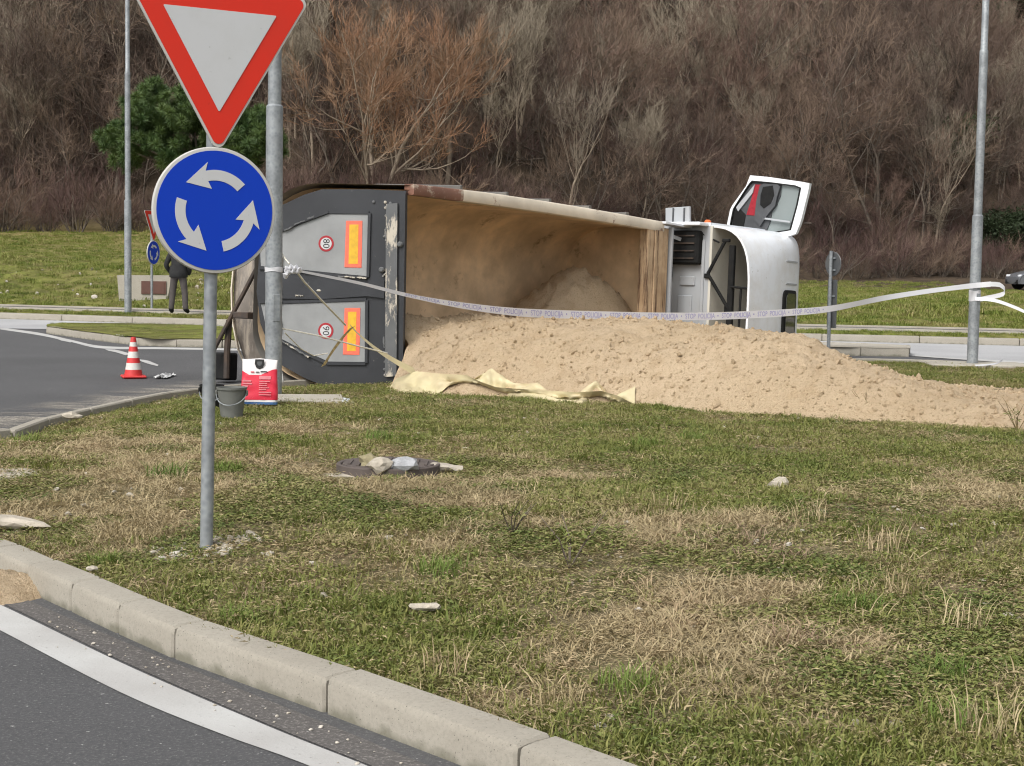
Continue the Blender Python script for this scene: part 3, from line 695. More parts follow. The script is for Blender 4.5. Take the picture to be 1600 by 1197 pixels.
def arrow_poly(r, w, a0, a1, head, hw):
    """bent arrow of the roundabout sign, counter-clockwise a0 -> a1 (degrees)"""
    P = []; N = 12
    for k in range(N + 1): a = R(a0 + (a1 - a0) * k / N); P.append(((r + w / 2) * math.cos(a), (r + w / 2) * math.sin(a)))
    b = R(a1 - 5); P.append(((r + hw) * math.cos(b), (r + hw) * math.sin(b)))
    tip = R(a1 + head); P.append((r * 1.14 * math.cos(tip), r * 1.14 * math.sin(tip)))
    P.append(((r - hw) * math.cos(b), (r - hw) * math.sin(b)))
    for k in range(N, -1, -1): a = R(a0 + (a1 - a0) * k / N); P.append(((r - w / 2) * math.cos(a), (r - w / 2) * math.sin(a)))
    return P
def traffic_sign(loc, rz, tilt, zc, label, circ_dx=0.0):
    o = root('roundabout_sign', loc, label, 'traffic sign'); o.rotation_euler = (0, tilt, rz)
    MB().tube([(0, 0.05, -0.3), (0, 0.05, zc + 1.02)], 0.0315, 20).build('post', 'galv', o, 40)
    # round plate
    mb = MB(); mb.lathe([(0, 0.006), (0.285, 0.006), (0.297, 0.004), (0.301, -0.004), (0.301, -0.016), (0.29, -0.016), (0.288, 0.0), (0, 0.0)], 64, (circ_dx, 0, zc), Matrix.Rotation(R(90), 3, 'X'))
    pl = mb.build('round_plate', 'sign_rim', o, 40)
    disc(MB(), 0.283, -0.0085, 64, 0, (circ_dx, zc)).build('blue_face', 'sign_blue', pl)
    for a in (43, 163, 283):
        P = arrow_poly(0.170, 0.050, a, a + 62, 33, 0.064)
        cx, cz = circ_dx, zc - 0.003
        MB().prism(P, lambda x, z: (x + cx, -0.0105, z + cz), lambda x, z: (x + cx, -0.0087, z + cz)).build('arrow', 'sign_white', pl)
    # triangular plate
    tip = (0.012, zc + 0.266)
    pt = MB().prism(round_tri(0.90, 0.035, (tip[0], tip[1])), lambda x, z: (x, 0.0, z), lambda x, z: (x, 0.012, z)).build('triangular_plate', 'sign_rim', o)
    MB().prism(round_tri(0.865, 0.03, (tip[0], tip[1] + 0.020)), lambda x, z: (x, -0.003, z), lambda x, z: (x, -0.0005, z)).build('red_border', 'sign_red', pt)
    MB().prism(round_tri(0.552, 0.004, (tip[0], tip[1] + 0.20), 2), lambda x, z: (x, -0.006, z), lambda x, z: (x, -0.0033, z)).build('white_field', 'sign_white', pt)
    for z in (zc - 0.12, zc + 0.12, zc + 0.62, zc + 0.9):
        mb = MB().lathe([(0.033, -0.018), (0.041, -0.018), (0.041, 0.018), (0.033, 0.018)], 20, (0, 0.05, z)); mb.box((0, 0.012, z), (0.16, 0.014, 0.03)); mb.build('clamp', 'galv', o)
    return o
SB = at_z(327, 850, 0.17)
traffic_sign((SB.x, SB.y, float(island_z(np.array([SB.x]), np.array([SB.y]))[0])), R(27.0), R(0.9), 1.645, 'red and white give way triangle above blue roundabout disc on grass island post')
p = at_z(240, 486, 0.2); zz = terr_z(p.x, p.y)
s2 = traffic_sign((p.x, p.y, zz), R(72), 0, 1.42, 'far give way and roundabout sign beside the lamp post on the verge')

# ------------------------------------------------------------------ lamp posts
def lamp_post(px, py, z, r, steps, label, arm_rz, top=8.2, slab=True):
    p = at_z(px, py, z); o = root('lamp_post', (p.x, p.y, z), label, 'lamp post', 'galvanised street lamp posts'); o.rotation_euler = (0, R(0.05), 0)
    rs = [r, r * 0.78, r * 0.62, r * 0.5]; zs = [-0.3] + steps + [top]; prof = []
    for i in range(len(zs) - 1):
        prof += [(rs[i], zs[i]), (rs[i] * 0.985, zs[i + 1] - 0.05)]
        if i < len(zs) - 2: prof += [(rs[i] * 0.97, zs[i + 1] - 0.02)]
    prof.append((0.001, top)); MB().lathe(prof, 24).build('pole', 'galv', o, 35)
    d = Vector((math.cos(arm_rz), math.sin(arm_rz), 0))
    MB().tube([Vector((0, 0, top - 0.1)), Vector((0, 0, top + 0.05)) + d * 0.3, Vector((0, 0, top + 0.15)) + d * 1.2], 0.03, 10).build('arm', 'galv', o, 40)
    h = MB(); c = Vector((0, 0, top + 0.17)) + d * 1.5; rows = []
    for t, w, hh in ((-0.35, 0.04, 0.04), (-0.3, 0.09, 0.06), (-0.05, 0.14, 0.08), (0.2, 0.13, 0.07), (0.33, 0.05, 0.03)):
        sdv = Vector((-d.y, d.x, 0)); rows.append([c + d * t + sdv * (w * math.cos(a)) + Vector((0, 0, hh * math.sin(a))) for a in np.linspace(0, 2 * math.pi, 13)[:-1]])
    h.grid(rows, close=True); h.f.append(tuple(range(12))); h.f.append(tuple(range(48, 60))); h.build('lamp_head', 'sign_back', o, 40)
    # hatch
    MB().box((r * 0.98 * math.cos(-1.1), r * 0.98 * math.sin(-1.1), 0.95), (0.012, 0.075, 0.28), Matrix.Rotation(-1.1, 3, 'Z'), 0.004).build('hatch', 'galv', o)
    return o, p
LN, pN = lamp_post(427, 624, 0.10, 0.088, [3.02, 5.6], 'galvanised lamp post beside the red bag with police tape knotted round it', R(100))
LL, pL = lamp_post(200, 490, terr_z(at_z(200, 490, .2).x, at_z(200, 490, .2).y), 0.085, [2.72, 5.75], 'galvanised lamp post on the far verge in front of the concrete plaque block', R(-60))
LR, pR = lamp_post(1519, 571, 0.10, 0.082, [2.27, 4.72], 'galvanised lamp post by the sand tail with police tape looped round it', R(90))
# concrete footings
o = MB().box((0, 0, 0), (0.95, 0.72, 0.12), None, 0.015).build('lamp_footing', 'concrete'); q = at_z(462, 632, 0.1); o.location = (q.x, q.y, 0.115); o.rotation_euler = (0.0, 0, R(8))
tag(o, 'flat concrete footing slab beside the lamp post with the red bag', 'concrete slab')
o = MB().box((0, 0, 0), (1.5, 0.9, 0.12), None, 0.015).build('lamp_footing', 'concrete'); o.location = (pR.x + 0.05, pR.y, 0.075)
tag(o, 'flat pale concrete footing under the lamp post by the sand tail', 'concrete slab')

# ------------------------------------------------------------------ TRUCK lying on its right side
TH = R(38); F = Vector((math.sin(TH), math.cos(TH), 0)); U = Vector((math.cos(TH), -math.sin(TH), 0)); Zv = Vector((0, 0, 1))
Z0 = 0.05; P0 = at_z(631, 606, Z0)
PIT = R(2.1)
Mt = Matrix(((F.x, -U.x, 0, P0.x), (F.y, -U.y, 0, P0.y), (0, 0, 1, Z0), (0, 0, 0, 1))) @ Matrix.Rotation(PIT, 4, 'Y')
truck = root('overturned_truck', None, 'white tipper truck overturned on its side spilling sand onto the grass', 'truck', mat=Mt)
MtI = Mt.inverted()
def T(s, u, w): return Vector((s, -u, w))            # along the truck, above the body rim, across (now upright)
def TW(s, u, w): return Mt @ T(s, u, w)
BL, BW, BD = 5.45, 2.40, 1.66
K = 0.487                                            # slope of the rear end
# tailgate plane in local space
tg_dir = Vector((-0.438, 0.899, 0)).normalized()     # local: going away from the rim
tg_n = Vector((-tg_dir.y, tg_dir.x, 0))
if tg_n.x > 0: tg_n = -tg_n
WP0 = Mt @ Vector((0, 0, 0)); WN = (Mt.to_3x3() @ tg_n)
def tg(px, py):
    q = MtI @ at_plane(px, py, WP0, WN); return (q.dot(tg_dir), q.z)
def TG(a, w, off): return tg_dir * a + Vector((0, 0, w)) + tg_n * off
def zz2(zx, zy): return tg(420 + zx / 3.42, 270 + zy / 3.42)
def tplate(name, poly, o0, o1, mat, parent): return MB().prism(poly, lambda a, w: TG(a, w, o0), lambda a, w: TG(a, w, o1)).build(name, mat, parent)
DEP = tg(404, 450)[0] * 0.899
# body cross-section: (depth below the rim, across)
BW = tg(637, 297)[1] + 0.005
def section(n=9, wf=1.0, gro=0.0):
    d = DEP + gro; r = 0.72; W = BW * wf; P = [(0, -gro)]
    P += [(d - r, -gro)]
    for k in range(1, n + 1): a = R(90 * k / n); P.append((d - r + r * math.sin(a), -gro + r * (1 - math.cos(a))))
    Q = [(a, W - b) for a, b in P[::-1]]
    return P + Q
def body_rows(gro):
    rows = []
    for k in range(13):
        t = k / 12; row = []; bow = 0.05 * math.sin(math.pi * t)
        for (dd, w) in section(gro=gro):
            wf = w * (1 - 0.045 * t) + 0.05 * t * (1 if w < 1 else 0); wf += bow * (0.5 if w > 1.2 else 0)
            s0 = -K * dd; s = s0 + (BL - s0) * t; row.append(T(s, -dd, wf))
        rows.append(row)
    return rows
inner = body_rows(0.0); outer = body_rows(0.055)
MB().grid(inner).build('tipper_inside', 'tip_in', truck, 35)
MB().grid([r[::-1] for r in outer]).build('tipper_outside', 'tip_out', truck, 35)
# outer ribs
for k in (2, 4, 6, 8, 10):
    mb = MB(); sec = outer[k]; mb.tube([p + (p - T(p.x, -0.6, BW / 2)).normalized() * 0.04 for p in sec], 0.055, 4); mb.build('body_rib', 'tip_out', truck)
# top rims: upper (left) rail seen from below, lower (right) rail in the sand
def rail(side, k0, k1, name, mat):
    mb = MB(); rows = []
    for k in range(k0, k1 + 1):
        p = inner[k][-1] if side > 0 else inner[k][0]
        q = p + Vector((0, 0, 0.0)); a = 0.075
        z0, z1 = (-0.06, 0.085) if side > 0 else (-0.085, 0.012)
        if side > 0 and k < 3: z1 = 0.085 - 0.006 * (3 - k)
        rows.append([q + Vector((0, 0.10, z0)), q + Vector((0, -0.045, z0)), q + Vector((0, -0.055, z0 + .02)), q + Vector((0, -0.055, z1 - .015)), q + Vector((0, -0.04, z1)), q + Vector((0, 0.10, z1))])
    mb.grid(rows, close=True); nn = 6; mb.f.append(tuple(range(nn))); mb.f.append(tuple(range((k1 - k0) * nn, (k1 - k0 + 1) * nn))); return mb.build(name, mat, truck, 50)
rail(1, 0, 2, 'top_rail_end', 'rim_rust'); rail(1, 2, 12, 'top_rail', 'rim_white'); rail(-1, 0, 12, 'top_rail', 'rim_white')
# front bulkhead
sec = section(); mb = MB(); nS = len(sec)
fw = [inner[12][i] for i in range(nS)]
mb.add([p + Vector((-0.02, 0, 0)) for p in fw] + [p + Vector((0.06, 0, 0)) for p in fw], [tuple(range(nS)), tuple(range(nS, 2 * nS))[::-1]] + [(i, (i + 1) % nS, nS + (i + 1) % nS, nS + i) for i in range(nS)])
bh = mb.build('bulkhead', 'tip_in', truck)
zt = inner[12][-1].z
for k, (s0, s1, u0, u1) in enumerate(((BL - 0.40, BL - 0.22, -0.05, 0.02), (BL - 0.22, BL + 0.0, -0.03, 0.03), (BL + 0.0, BL + 0.16, -0.10, 0.015))):
    MB().box((T((s0 + s1) / 2, (u0 + u1) / 2 - 0.02, zt / 2 + 0.03)), (s1 - s0 - 0.006, u1 - u0 + 0.08, zt - 0.06), None, 0.012).build('bulkhead_plank', 'tip_front', truck)
MB().box(T(BL + 0.22, 0.03, zt / 2), (0.05, 0.08, zt + 0.04), None, 0.01).build('bulkhead_edge', 'cab_grey', truck)

# tailgate
px_out = [(637, 299), (632, 582), (625, 602), (505, 601), (478, 590), (444, 571), (425, 545), (410, 505), (404, 455), (408, 400), (421, 352), (444, 321), (478, 305), (506, 296.5), (575, 296.5)]
tail_poly = [tg(x, y) for x, y in px_out]
tail = tplate('tailgate', tail_poly, 0.0, 0.07, 'tail_frame', truck)
# folded lip round the edge, with raised ribs
Pz = lambda L: [zz2(x, y) for x, y in L]
tplate('scuffed_rib', Pz([(700, 165), (695, 1085), (634, 1090), (640, 170)]), 0.07, 0.105, 'tail_rib', tail)
tplate('edge_strip', Pz([(742, 112), (728, 1035), (708, 1062), (712, 130)]), 0.07, 0.095, 'tail_frame', tail)
tplate('cross_beam', Pz([(630, 575), (535, 590), (300, 575), (20, 545), (20, 672), (300, 676), (535, 660), (630, 672)]), 0.07, 0.10, 'tail_frame', tail)
for nm, P_ in (('upper', [(330, 222), (540, 225), (532, 553), (400, 541), (80, 508), (-30, 500), (-34, 400), (-10, 360), (80, 320), (200, 270)]), ('lower', [(80, 702), (525, 687), (523, 1010), (330, 1008), (240, 968), (80, 888), (0, 830), (-30, 700)])):
    g = tplate('grey_panel', Pz(P_), 0.07, 0.078, 'tail_panel', tail)
    # folded frame bars round each panel
    for i in range(len(P_)):
        a = Vector(P_[i]); b = Vector(P_[(i + 1) % len(P_)])
        if min(a.x, b.x) < 60 and abs(a.x - b.x) < 80 : continue
        t = (b - a).normalized(); nrm = Vector((t.y, -t.x)); c = sum((Vector(q) for q in P_), Vector((0, 0))) / len(P_)
        if nrm.dot(a - c) < 0: nrm = -nrm
        tplate('panel_frame', Pz([tuple(a + nrm * 2 - t * 6), tuple(b + nrm * 2 + t * 6), tuple(b + nrm * 17 + t * 6), tuple(a + nrm * 17 - t * 6)]), 0.07, 0.092 + 0.0015 * i, 'tail_frame', tail)
for (x0, x1, y0, y1) in ((420, 511, 259, 508), (412, 500, 723, 972)):
    rf = tplate('reflector', Pz([(x1, y0), (x1 - 5, y1), (x0 - 4, y1 - 2), (x0 + 5, y0)]), 0.0785, 0.084, 'refl_red', tail)
    tplate('yellow_field', Pz([(x1 - 20, y0 + 20), (x1 - 24, y1 - 20), (x0 + 18, y1 - 20), (x0 + 23, y0 + 20)]), 0.0842, 0.0865, 'refl_yellow', rf)
for (cx, cy, s) in ((318, 380, '80'), (316, 844, '90')):
    a0, w0 = zz2(cx, cy); ring = lambda r, n=36: [(a0 + r * math.cos(2 * math.pi * k / n), w0 + r * math.sin(2 * math.pi * k / n)) for k in range(n)]
    pt = tplate('speed_plate', ring(0.095), 0.0785, 0.082, 'red_print', tail)
    tplate('white_field', ring(0.070), 0.0821, 0.0835, 'sign_white', pt)
    v, f = text_mesh(s, 0.115)
    # the truck's up is away from the chassis: letters lie on their side
    MB().add([TG(a0 - y * 1.0, w0 - x * 1.0, 0.0845) for x, y in v], f).build('number', 'text_black', pt)
for (x, y) in ((570, 158), (632, 160), (634, 190), (637, 232), (660, 165), (628, 342), (632, 1010), (628, 1050), (630, 1080)):
    a, w = zz2(x, y); MB().lathe([(0.018, 0), (0.018, 0.012), (0.01, 0.018), (0, 0.018)], 8, TG(a, w, 0.07), Vector((0, 0, 1)).rotation_difference(tg_n).to_matrix()).build('bolt', 'tail_rib', tail)
for (x, y) in ((715, 385), (617, 520)):
    a, w = zz2(x, y); MB().lathe([(0.035, 0), (0.035, 0.03), (0.02, 0.045), (0, 0.045)], 10, TG(a, w, 0.09), Vector((0, 0, 1)).rotation_difference(tg_n).to_matrix()).build('latch', 'tail_rib', tail)

for i, (x, y, l, a) in enumerate([(100, 905, 60, 28), (150, 935, 70, 30), (205, 968, 60, 32), (120, 300, 50, -22), (180, 268, 60, -24), (240, 240, 40, -22), (430, 556, 90, 4), (510, 562, 50, 8), (630, 545, 30, -40), (60, 700, 30, 90), (82, 620, 60, 86), (80, 820, 70, 88), (85, 480, 60, 92), (630, 905, 60, 88), (640, 330, 70, 89), (180, 655, 40, 0)]):
    r_ = random.Random(i); ca, sa = math.cos(R(a)), math.sin(R(a)); pts = []
    for k in range(7): t_ = (k / 6 - .5) * l; b_ = r_.uniform(2, 8); pts.append((x + t_ * ca - b_ * sa, y + t_ * sa + b_ * ca))
    for k in range(6, -1, -1): t_ = (k / 6 - .5) * l; b_ = r_.uniform(-5, 1); pts.append((x + t_ * ca - b_ * sa, y + t_ * sa + b_ * ca))
    tplate('paint_scrape', Pz(pts), 0.07, 0.112, 'tail_rib', tail)
# chassis, axles, wheels, mudguards (underside: depth > DEP)
ch = -DEP - 0.22
for w in (0.78, 1.62):
    MB().box(T(3.4, ch, w), (8.6, 0.26, 0.08), None, 0.01).build('chassis_rail', 'dark_steel', truck)
for s in (-0.5, 1.2, 2.6, 4.3, 6.0): MB().box(T(s, ch, 1.2), (0.10, 0.2, 0.76)).build('cross_member', 'dark_steel', truck)
def wheel(s, u, w, wid, r, name='wheel'):
    m = Matrix.Identity(3); o = MB().lathe([(r * .55, -wid / 2 * .8), (r * .62, -wid / 2), (r * .93, -wid / 2), (r, -wid / 2 * .8), (r, wid / 2 * .8), (r * .93, wid / 2), (r * .62, wid / 2), (r * .55, wid / 2 * .8)], 32, T(s, u, w), m).build(name, 'black', truck, 35)
    MB().lathe([(0, -wid * .2), (r * .2, -wid * .2), (r * .3, -wid * .05), (r * .5, -wid * .1), (r * .56, -wid / 2 * .8), (r * .56, wid / 2 * .8), (r * .5, wid * .1), (r * .3, wid * .05), (r * .2, wid * .2), (0, wid * .2)], 24, T(s, u, w), m).build('rim', 'dark_steel', o, 35)
    return o
for s in (0.95, 2.3):
    MB().tube([T(s, ch - 0.3, 0.2), T(s, ch - 0.3, 2.2)], 0.09, 12).build('axle', 'dark_steel', truck)
    for w in (0.15, 0.47, 1.93, 2.25): wheel(s, ch - 0.3, w, 0.28, 0.5)
MB().tube([T(7.2, ch - 0.3, 0.2), T(7.2, ch - 0.3, 2.1)], 0.07, 12).build('axle', 'dark_steel', truck)
for w in (0.2, 2.1): wheel(7.2, ch - 0.3, w, 0.31, 0.5)
# mud crusted splash guard hanging behind the rear wheels, with struts
mg = [(398, 398), (409, 430), (410, 500), (416, 560), (381, 562), (376, 545), (366, 500), (365, 452), (369, 412), (382, 396)]
q0 = TW(-0.15, -DEP - 0.1, 1.2)
def mgp(px, py, off):
    q = MtI @ at_plane(px, py, q0, WN); return q + tg_n * off
mb = MB(); rows = []
for k in range(13):
    y = 398 + (566 - 398) * k / 12; xl = np.interp(y, [398, 412, 452, 500, 545, 566], [384, 369, 365, 366.5, 375, 384]); row = []
    for j in range(9):
        t = j / 8; x = xl + (418 - xl) * t; row.append(mgp(x, y, 0.10 * math.sin(t * 2.6) + 0.02 * math.sin(9 * t + k) + 0.015 * random.random()))
    rows.append(row)
mb.shell(rows, lambda i, j, p: p - tg_n * 0.03); mb.build('splash_guard', 'mud', truck, 50)
rows = [[mgp(x - 2.2, y, .06), mgp(x + 0.6, y, .08)] for x, y in [(384, 398), (369, 412), (365, 452), (366.5, 500), (375, 545), (384, 566)]]
MB().shell(rows, lambda i, j, p: p - tg_n * 0.05).build('guard_lip', 'rim_white', truck)
rr = lambda pts, r, nm, m, off: MB().tube([mgp(x, y, off) for x, y in pts], r, 8).build(nm, m, truck, 40)
rr([(417, 418), (346, 553)], 0.028, 'tailgate_strut', 'dark_steel', 0.32)
rr([(370, 500), (367, 545), (366, 590)], 0.04, 'tailgate_strut', 'dark_steel', 0.25)
rr([(398, 400), (417, 412)], 0.02, 'tailgate_strut', 'galv', 0.2)
# tail lamp box near the ground
MB().box(mgp(357, 572, 0.1), (0.2, 0.25, 0.34), None, 0.02).build('tail_lamp_box', 'black', truck)

# ------------------------------------------------------------------ cab
CS0, CS1 = 6.12, 8.45; CW0, CW1 = 0.06, 2.30; CT = 0.42
cabp = MB(); 
cab_prof = [(CS0, CT), (CS1 - 0.42, CT), (CS1 - 0.2, CT - 0.06), (CS1 - 0.06, 0.1), (CS1 + 0.02, -0.5), (CS1 + 0.04, -1.6), (CS1 - 0.5, -1.95), (CS0, -1.95)]
# side walls with a door opening on the upper side: build as floor wall + upper frame strips
cabp.prism(cab_prof, lambda s, u: T(s, u, CW0), lambda s, u: T(s, u, CW0 + 0.06)).build('cab_side', 'cab_white', truck)
def quad(name, pts, th, mat, parent=None):
    a, b, c, d = [Vector(p) for p in pts]; n = (b - a).cross(d - a).normalized() * th
    return MB().add([a, b, c, d, a + n, b + n, c + n, d + n], [(0, 1, 2, 3), (7, 6, 5, 4), (0, 4, 5, 1), (1, 5, 6, 2), (2, 6, 7, 3), (3, 7, 4, 0)]).build(name, mat, parent or truck)
# rear wall with pressed panels
RW = 2.2
quad('cab_rear_wall', [T(CS0, CT, CW0 + .06), T(CS0, CT, CW1), T(CS0, -1.95, CW1), T(CS0, -1.95, CW0 + .06)], -0.05, 'cab_grey')
for (u0, u1, w0, w1) in ((-0.08, 0.16, 0.55, 1.28), (-0.06, 0.20, 1.42, 1.56), (-0.3, -0.2, 0.3, 1.1), (0.30, 0.35, 0.2, 2.1), (-0.7, -0.4, 0.5, 1.5)):
    MB().box(T(CS0 - 0.012, (u0 + u1) / 2, (w0 + w1) / 2), (0.03, u1 - u0, w1 - w0), None, 0.012).build('rear_pressing', 'cab_grey', truck)
MB().box(T(CS0 - 0.05, -0.06, 1.98), (0.16, 0.72, 0.50), None, 0.03).build('intake_box', 'black', truck)
for k in range(4): MB().box(T(CS0 - 0.14, -0.06, 1.82 + 0.11 * k), (0.02, 0.6, 0.02)).build('intake_rib', 'dark_steel', truck)
MB().box(T(CS0 - 0.15, -0.10, 2.13), (0.02, 0.24, 0.05), Matrix.Rotation(R(18), 3, 'X')).build('label_plate', 'cab_grey', truck)
MB().box(T(CS0 - 0.03, -0.22, 0.75), (0.05, 0.05, 0.55), None, 0.01).build('rear_handle', 'black', truck)
MB().box(T(CS0 - 0.03, -0.25, 1.62), (0.05, 0.12, 0.16), None, 0.01).build('rear_bracket', 'black', truck)
# roof
quad('cab_roof', [T(CS0, CT, CW0), T(CS1 - .42, CT, CW0), T(CS1 - .42, CT, CW1), T(CS0, CT, CW1)], 0.04, 'cab_cream')
# upper side of the cab (its left flank): sill, rear pillar, roof rail; the door opening stays open
z1 = CW1
quad('cab_pillar', [T(CS0, CT, z1), T(CS0 + .35, CT, z1), T(CS0 + .35, -1.95, z1), T(CS0, -1.95, z1)], 0.05, 'cab_white')
quad('roof_rail', [T(CS0 + .35, CT, z1), T(CS1 - .45, CT, z1), T(CS1 - .45, CT - .12, z1), T(CS0 + .35, CT - .12, z1)], 0.05, 'cab_white')
quad('cab_sill', [T(CS0 + .35, -1.45, z1), T(CS1 - .1, -1.45, z1), T(CS1 - .3, -1.95, z1), T(CS0 + .35, -1.95, z1)], 0.05, 'cab_white')
quad('windscreen', [T(CS1 - .2, CT - .06, CW0 + .1), T(CS1 - .06, -.5, CW0 + .1), T(CS1 - .06, -.5, z1 - .1), T(CS1 - .2, CT - .06, z1 - .1)], 0.03, 'car_glass')
quad('cab_front', [T(CS1 - .02, -.5, CW0 + .05), T(CS1, -1.75, CW0 + .05), T(CS1, -1.75, z1), T(CS1 - .02, -.5, z1)], 0.06, 'cab_white')
quad('front_pillar', [T(CS1 - .42, CT, z1), T(CS1 - .2, CT - .06, z1), T(CS1 - .04, -1.5, z1), T(CS1 - .16, -1.5, z1)], 0.05, 'cab_white')
quad('cab_floor', [T(CS0, -1.5, CW0), T(CS1, -1.5, CW0), T(CS1, -1.5, z1), T(CS0, -1.5, z1)], 0.05, 'black')
for w in (0.55, 1.7):
    st = MB().box(T(CS0 + .75, -1.0, w), (0.5, 0.14, 0.48), None, 0.04).build('seat', 'door_trim', truck)
    MB().box(T(CS0 + .48, -.55, w), (0.14, 0.8, 0.46), None, 0.05).build('seat_back', 'red_fabric', st)
# roof air deflector: arched shell, open at the rear
def arch(s, u_top, half, base_u, flat):
    """outline across the width at station s"""
    P = []; N = 20; wc = (CW0 + CW1) / 2
    for k in range(N + 1):
        a = math.pi * k / N; c = math.cos(a); sn = math.sin(a); e = flat
        x = math.copysign(abs(c) ** e, c); y = sn ** e
        P.append(T(s, base_u + (u_top - base_u) * y, wc - half * x))
    return P
rows = [arch(CS0 + .03, 1.10, 1.14, .26, .62), arch(CS0 + .35, 1.10, 1.14, .26, .56), arch(CS0 + .75, 1.08, 1.14, .25, .48), arch(CS0 + 1.15, 1.05, 1.14, .24, .42), arch(CS0 + 1.55, .97, 1.14, .22, .36), arch(CS0 + 1.82, .91, 1.14, .20, .33), arch(CS0 + 2.02, .83, 1.12, .18, .32), arch(CS0 + 2.16, .68, 1.10, .14, .32), arch(CS0 + 2.22, .42, 1.06, .10, .32)]
dfl = MB().shell(rows, lambda i, j, p: p + (T(p.x, 0.3, 1.16) - p).normalized() * 0.035).build('roof_deflector', 'cab_white', truck, 40)
# lamp recess (hatch) in the deflector's face
def dsurf(t, w):
    """point on the deflector: t 0..1 along rows, w across"""
    i = min(int(t * (len(rows) - 1)), len(rows) - 2); f = t * (len(rows) - 1) - i; best = []
    for r in (rows[i], rows[i + 1]):
        ws = [p.z for p in r]; k = min(range(len(r)), key=lambda j: abs(r[j].z - w) - (0.0)); k = int(np.clip(np.searchsorted(ws, w), 1, len(ws) - 1)) if ws[0] < ws[-1] else k
        a, b = r[k - 1], r[k]; g = (w - a.z) / ((b.z - a.z) or 1); best.append(a.lerp(b, min(max(g, 0), 1)))
    return best[0].lerp(best[1], f)
def dpatch(name, t0, t1, w0, w1, off, th, mat, corner=0.28, parent=None, N=24):
    pts = []; tc, wc = (t0 + t1) / 2, (w0 + w1) / 2
    for k in range(N):
        a = 2 * math.pi * k / N; c, s_ = math.cos(a), math.sin(a)
        x = math.copysign(abs(c) ** corner, c); y = math.copysign(abs(s_) ** corner, s_)
        pts.append(dsurf(tc + (t1 - t0) / 2 * x, wc + (w1 - w0) / 2 * y))
    cen = sum(pts, Vector()) / N; nrm = Vector((0.35, -1, 0)).normalized()
    return MB().add([p + nrm * off for p in pts] + [p + nrm * (off + th) for p in pts], [tuple(range(N)), tuple(range(N, 2 * N))[::-1]] + [(i, (i + 1) % N, N + (i + 1) % N, N + i) for i in range(N)]).build(name, mat, parent or dfl)
hb = dpatch('lamp_recess', 0.36, 0.58, 0.66, 1.42, -0.01, 0.035, 'black')
dpatch('recess_glass', 0.39, 0.55, 0.71, 1.37, 0.026, 0.006, 'car_glass', parent=hb)
dpatch('deflector_crease', 0.40, 0.60, 1.84, 1.865, -0.004, 0.018, 'cab_grey', 0.2)
dpatch('deflector_crease', 0.40, 0.60, 1.50, 1.525, -0.004, 0.018, 'cab_grey', 0.2)
# deflector struts
def strut(a, b, r=0.027, nm='deflector_strut'): return MB().tube([T(*a), T(*b)], r, 8).build(nm, 'black', truck, 40)
MB().box(T(CS0 + .10, .75, 1.15), (0.07, 0.09, 1.75), None, 0.01).build('deflector_mast', 'black', truck)
MB().box(T(CS0 + .09, .73, 1.08), (0.06, 0.14, 0.16), None, 0.02).build('mast_bracket', 'black', truck)
strut((CS0 + .08, .73, 1.1), (CS0 - .02, .42, 1.6)); strut((CS0 - .02, .42, 1.6), (CS0 + .03, .66, 2.08)); strut((CS0 + .05, .78, 1.42), (CS0 + .05, 1.07, 1.40), .018); strut((CS0 + .06, .94, 1.40), (CS0 + .06, .92, .2), .018)
strut((CS0 + .0, .25, 2.2), (CS0 + .05, .55, 2.06), .014)
MB().box(T(CS0 - .01, .41, 1.57), (0.06, 0.09, 0.07), None, 0.01).build('strut_joint', 'black', truck); MB().box(T(CS0 + .03, .68, 2.09), (0.06, 0.12, 0.05), None, 0.01).build('strut_joint', 'black', truck)
# sun visor / front edge
MB().tube([T(CS1 - .05, .50, .2), T(CS1 + .02, .52, 1.2), T(CS1 - .05, .50, 2.2)], 0.04, 8).build('sun_visor', 'car_glass', truck, 40)
# marker lamp and side boards on the upper flank
MB().lathe([(0.05, 0), (0.05, .03), (.03, .05), (0, .05)], 12, T(CS0 + .15, .28, z1 + .05)).build('marker_lamp', 'orange_lamp', truck, 40)
MB().box(T(CS0 - 0.05, 0.08, z1 + 0.02), (0.42, 0.62, 0.05), None, 0.01).build('side_fairing', 'cab_white', truck)
fl = MB().box(T(CS0 - .10, -.08, z1 + .15), (0.05, 0.42, 0.24), Matrix.Rotation(R(-3), 3, 'X'), 0.008).build('fairing_flap', 'cab_grey', truck)
for k in (-.07, .12): MB().box(T(CS0 - .13, -.08 + k, z1 + .15), (0.012, 0.025, 0.22)).build('flap_rib', 'door_trim', fl)
MB().box(T(BL + .35, 0.0, zt + .06), (0.8, 0.22, 0.03), Matrix.Rotation(R(2), 3, 'Y')).build('side_fairing', 'cab_white', truck)

# open door standing up from the flank: plane facing the rear
DS = 7.75; DN = Mt.to_3x3() @ Vector((-1, 0.0, 0)); DPW = TW(DS, 0, z1)
def dr(zx, zy, off):
    q = MtI @ at_plane(1120 + zx / 9.21, 260 + zy / 9.21, DPW, DN); return q + Vector((-off, 0, 0))
def dpl(name, P, o0, o1, mat, parent): return MB().prism(P, lambda x, y: dr(x, y, o0), lambda x, y: dr(x, y, o1)).build(name, mat, parent)
outl = [(150, 930), (150, 860), (205, 600), (440, 270), (480, 130), (760, 155), (1345, 240), (1330, 330), (1215, 800), (1140, 985), (900, 1040), (620, 1065), (330, 1040)]
win = [(190, 880), (245, 610), (460, 270), (510, 205), (760, 225), (1235, 285), (1180, 560), (1080, 925), (800, 965), (600, 985), (300, 940), (205, 910)]
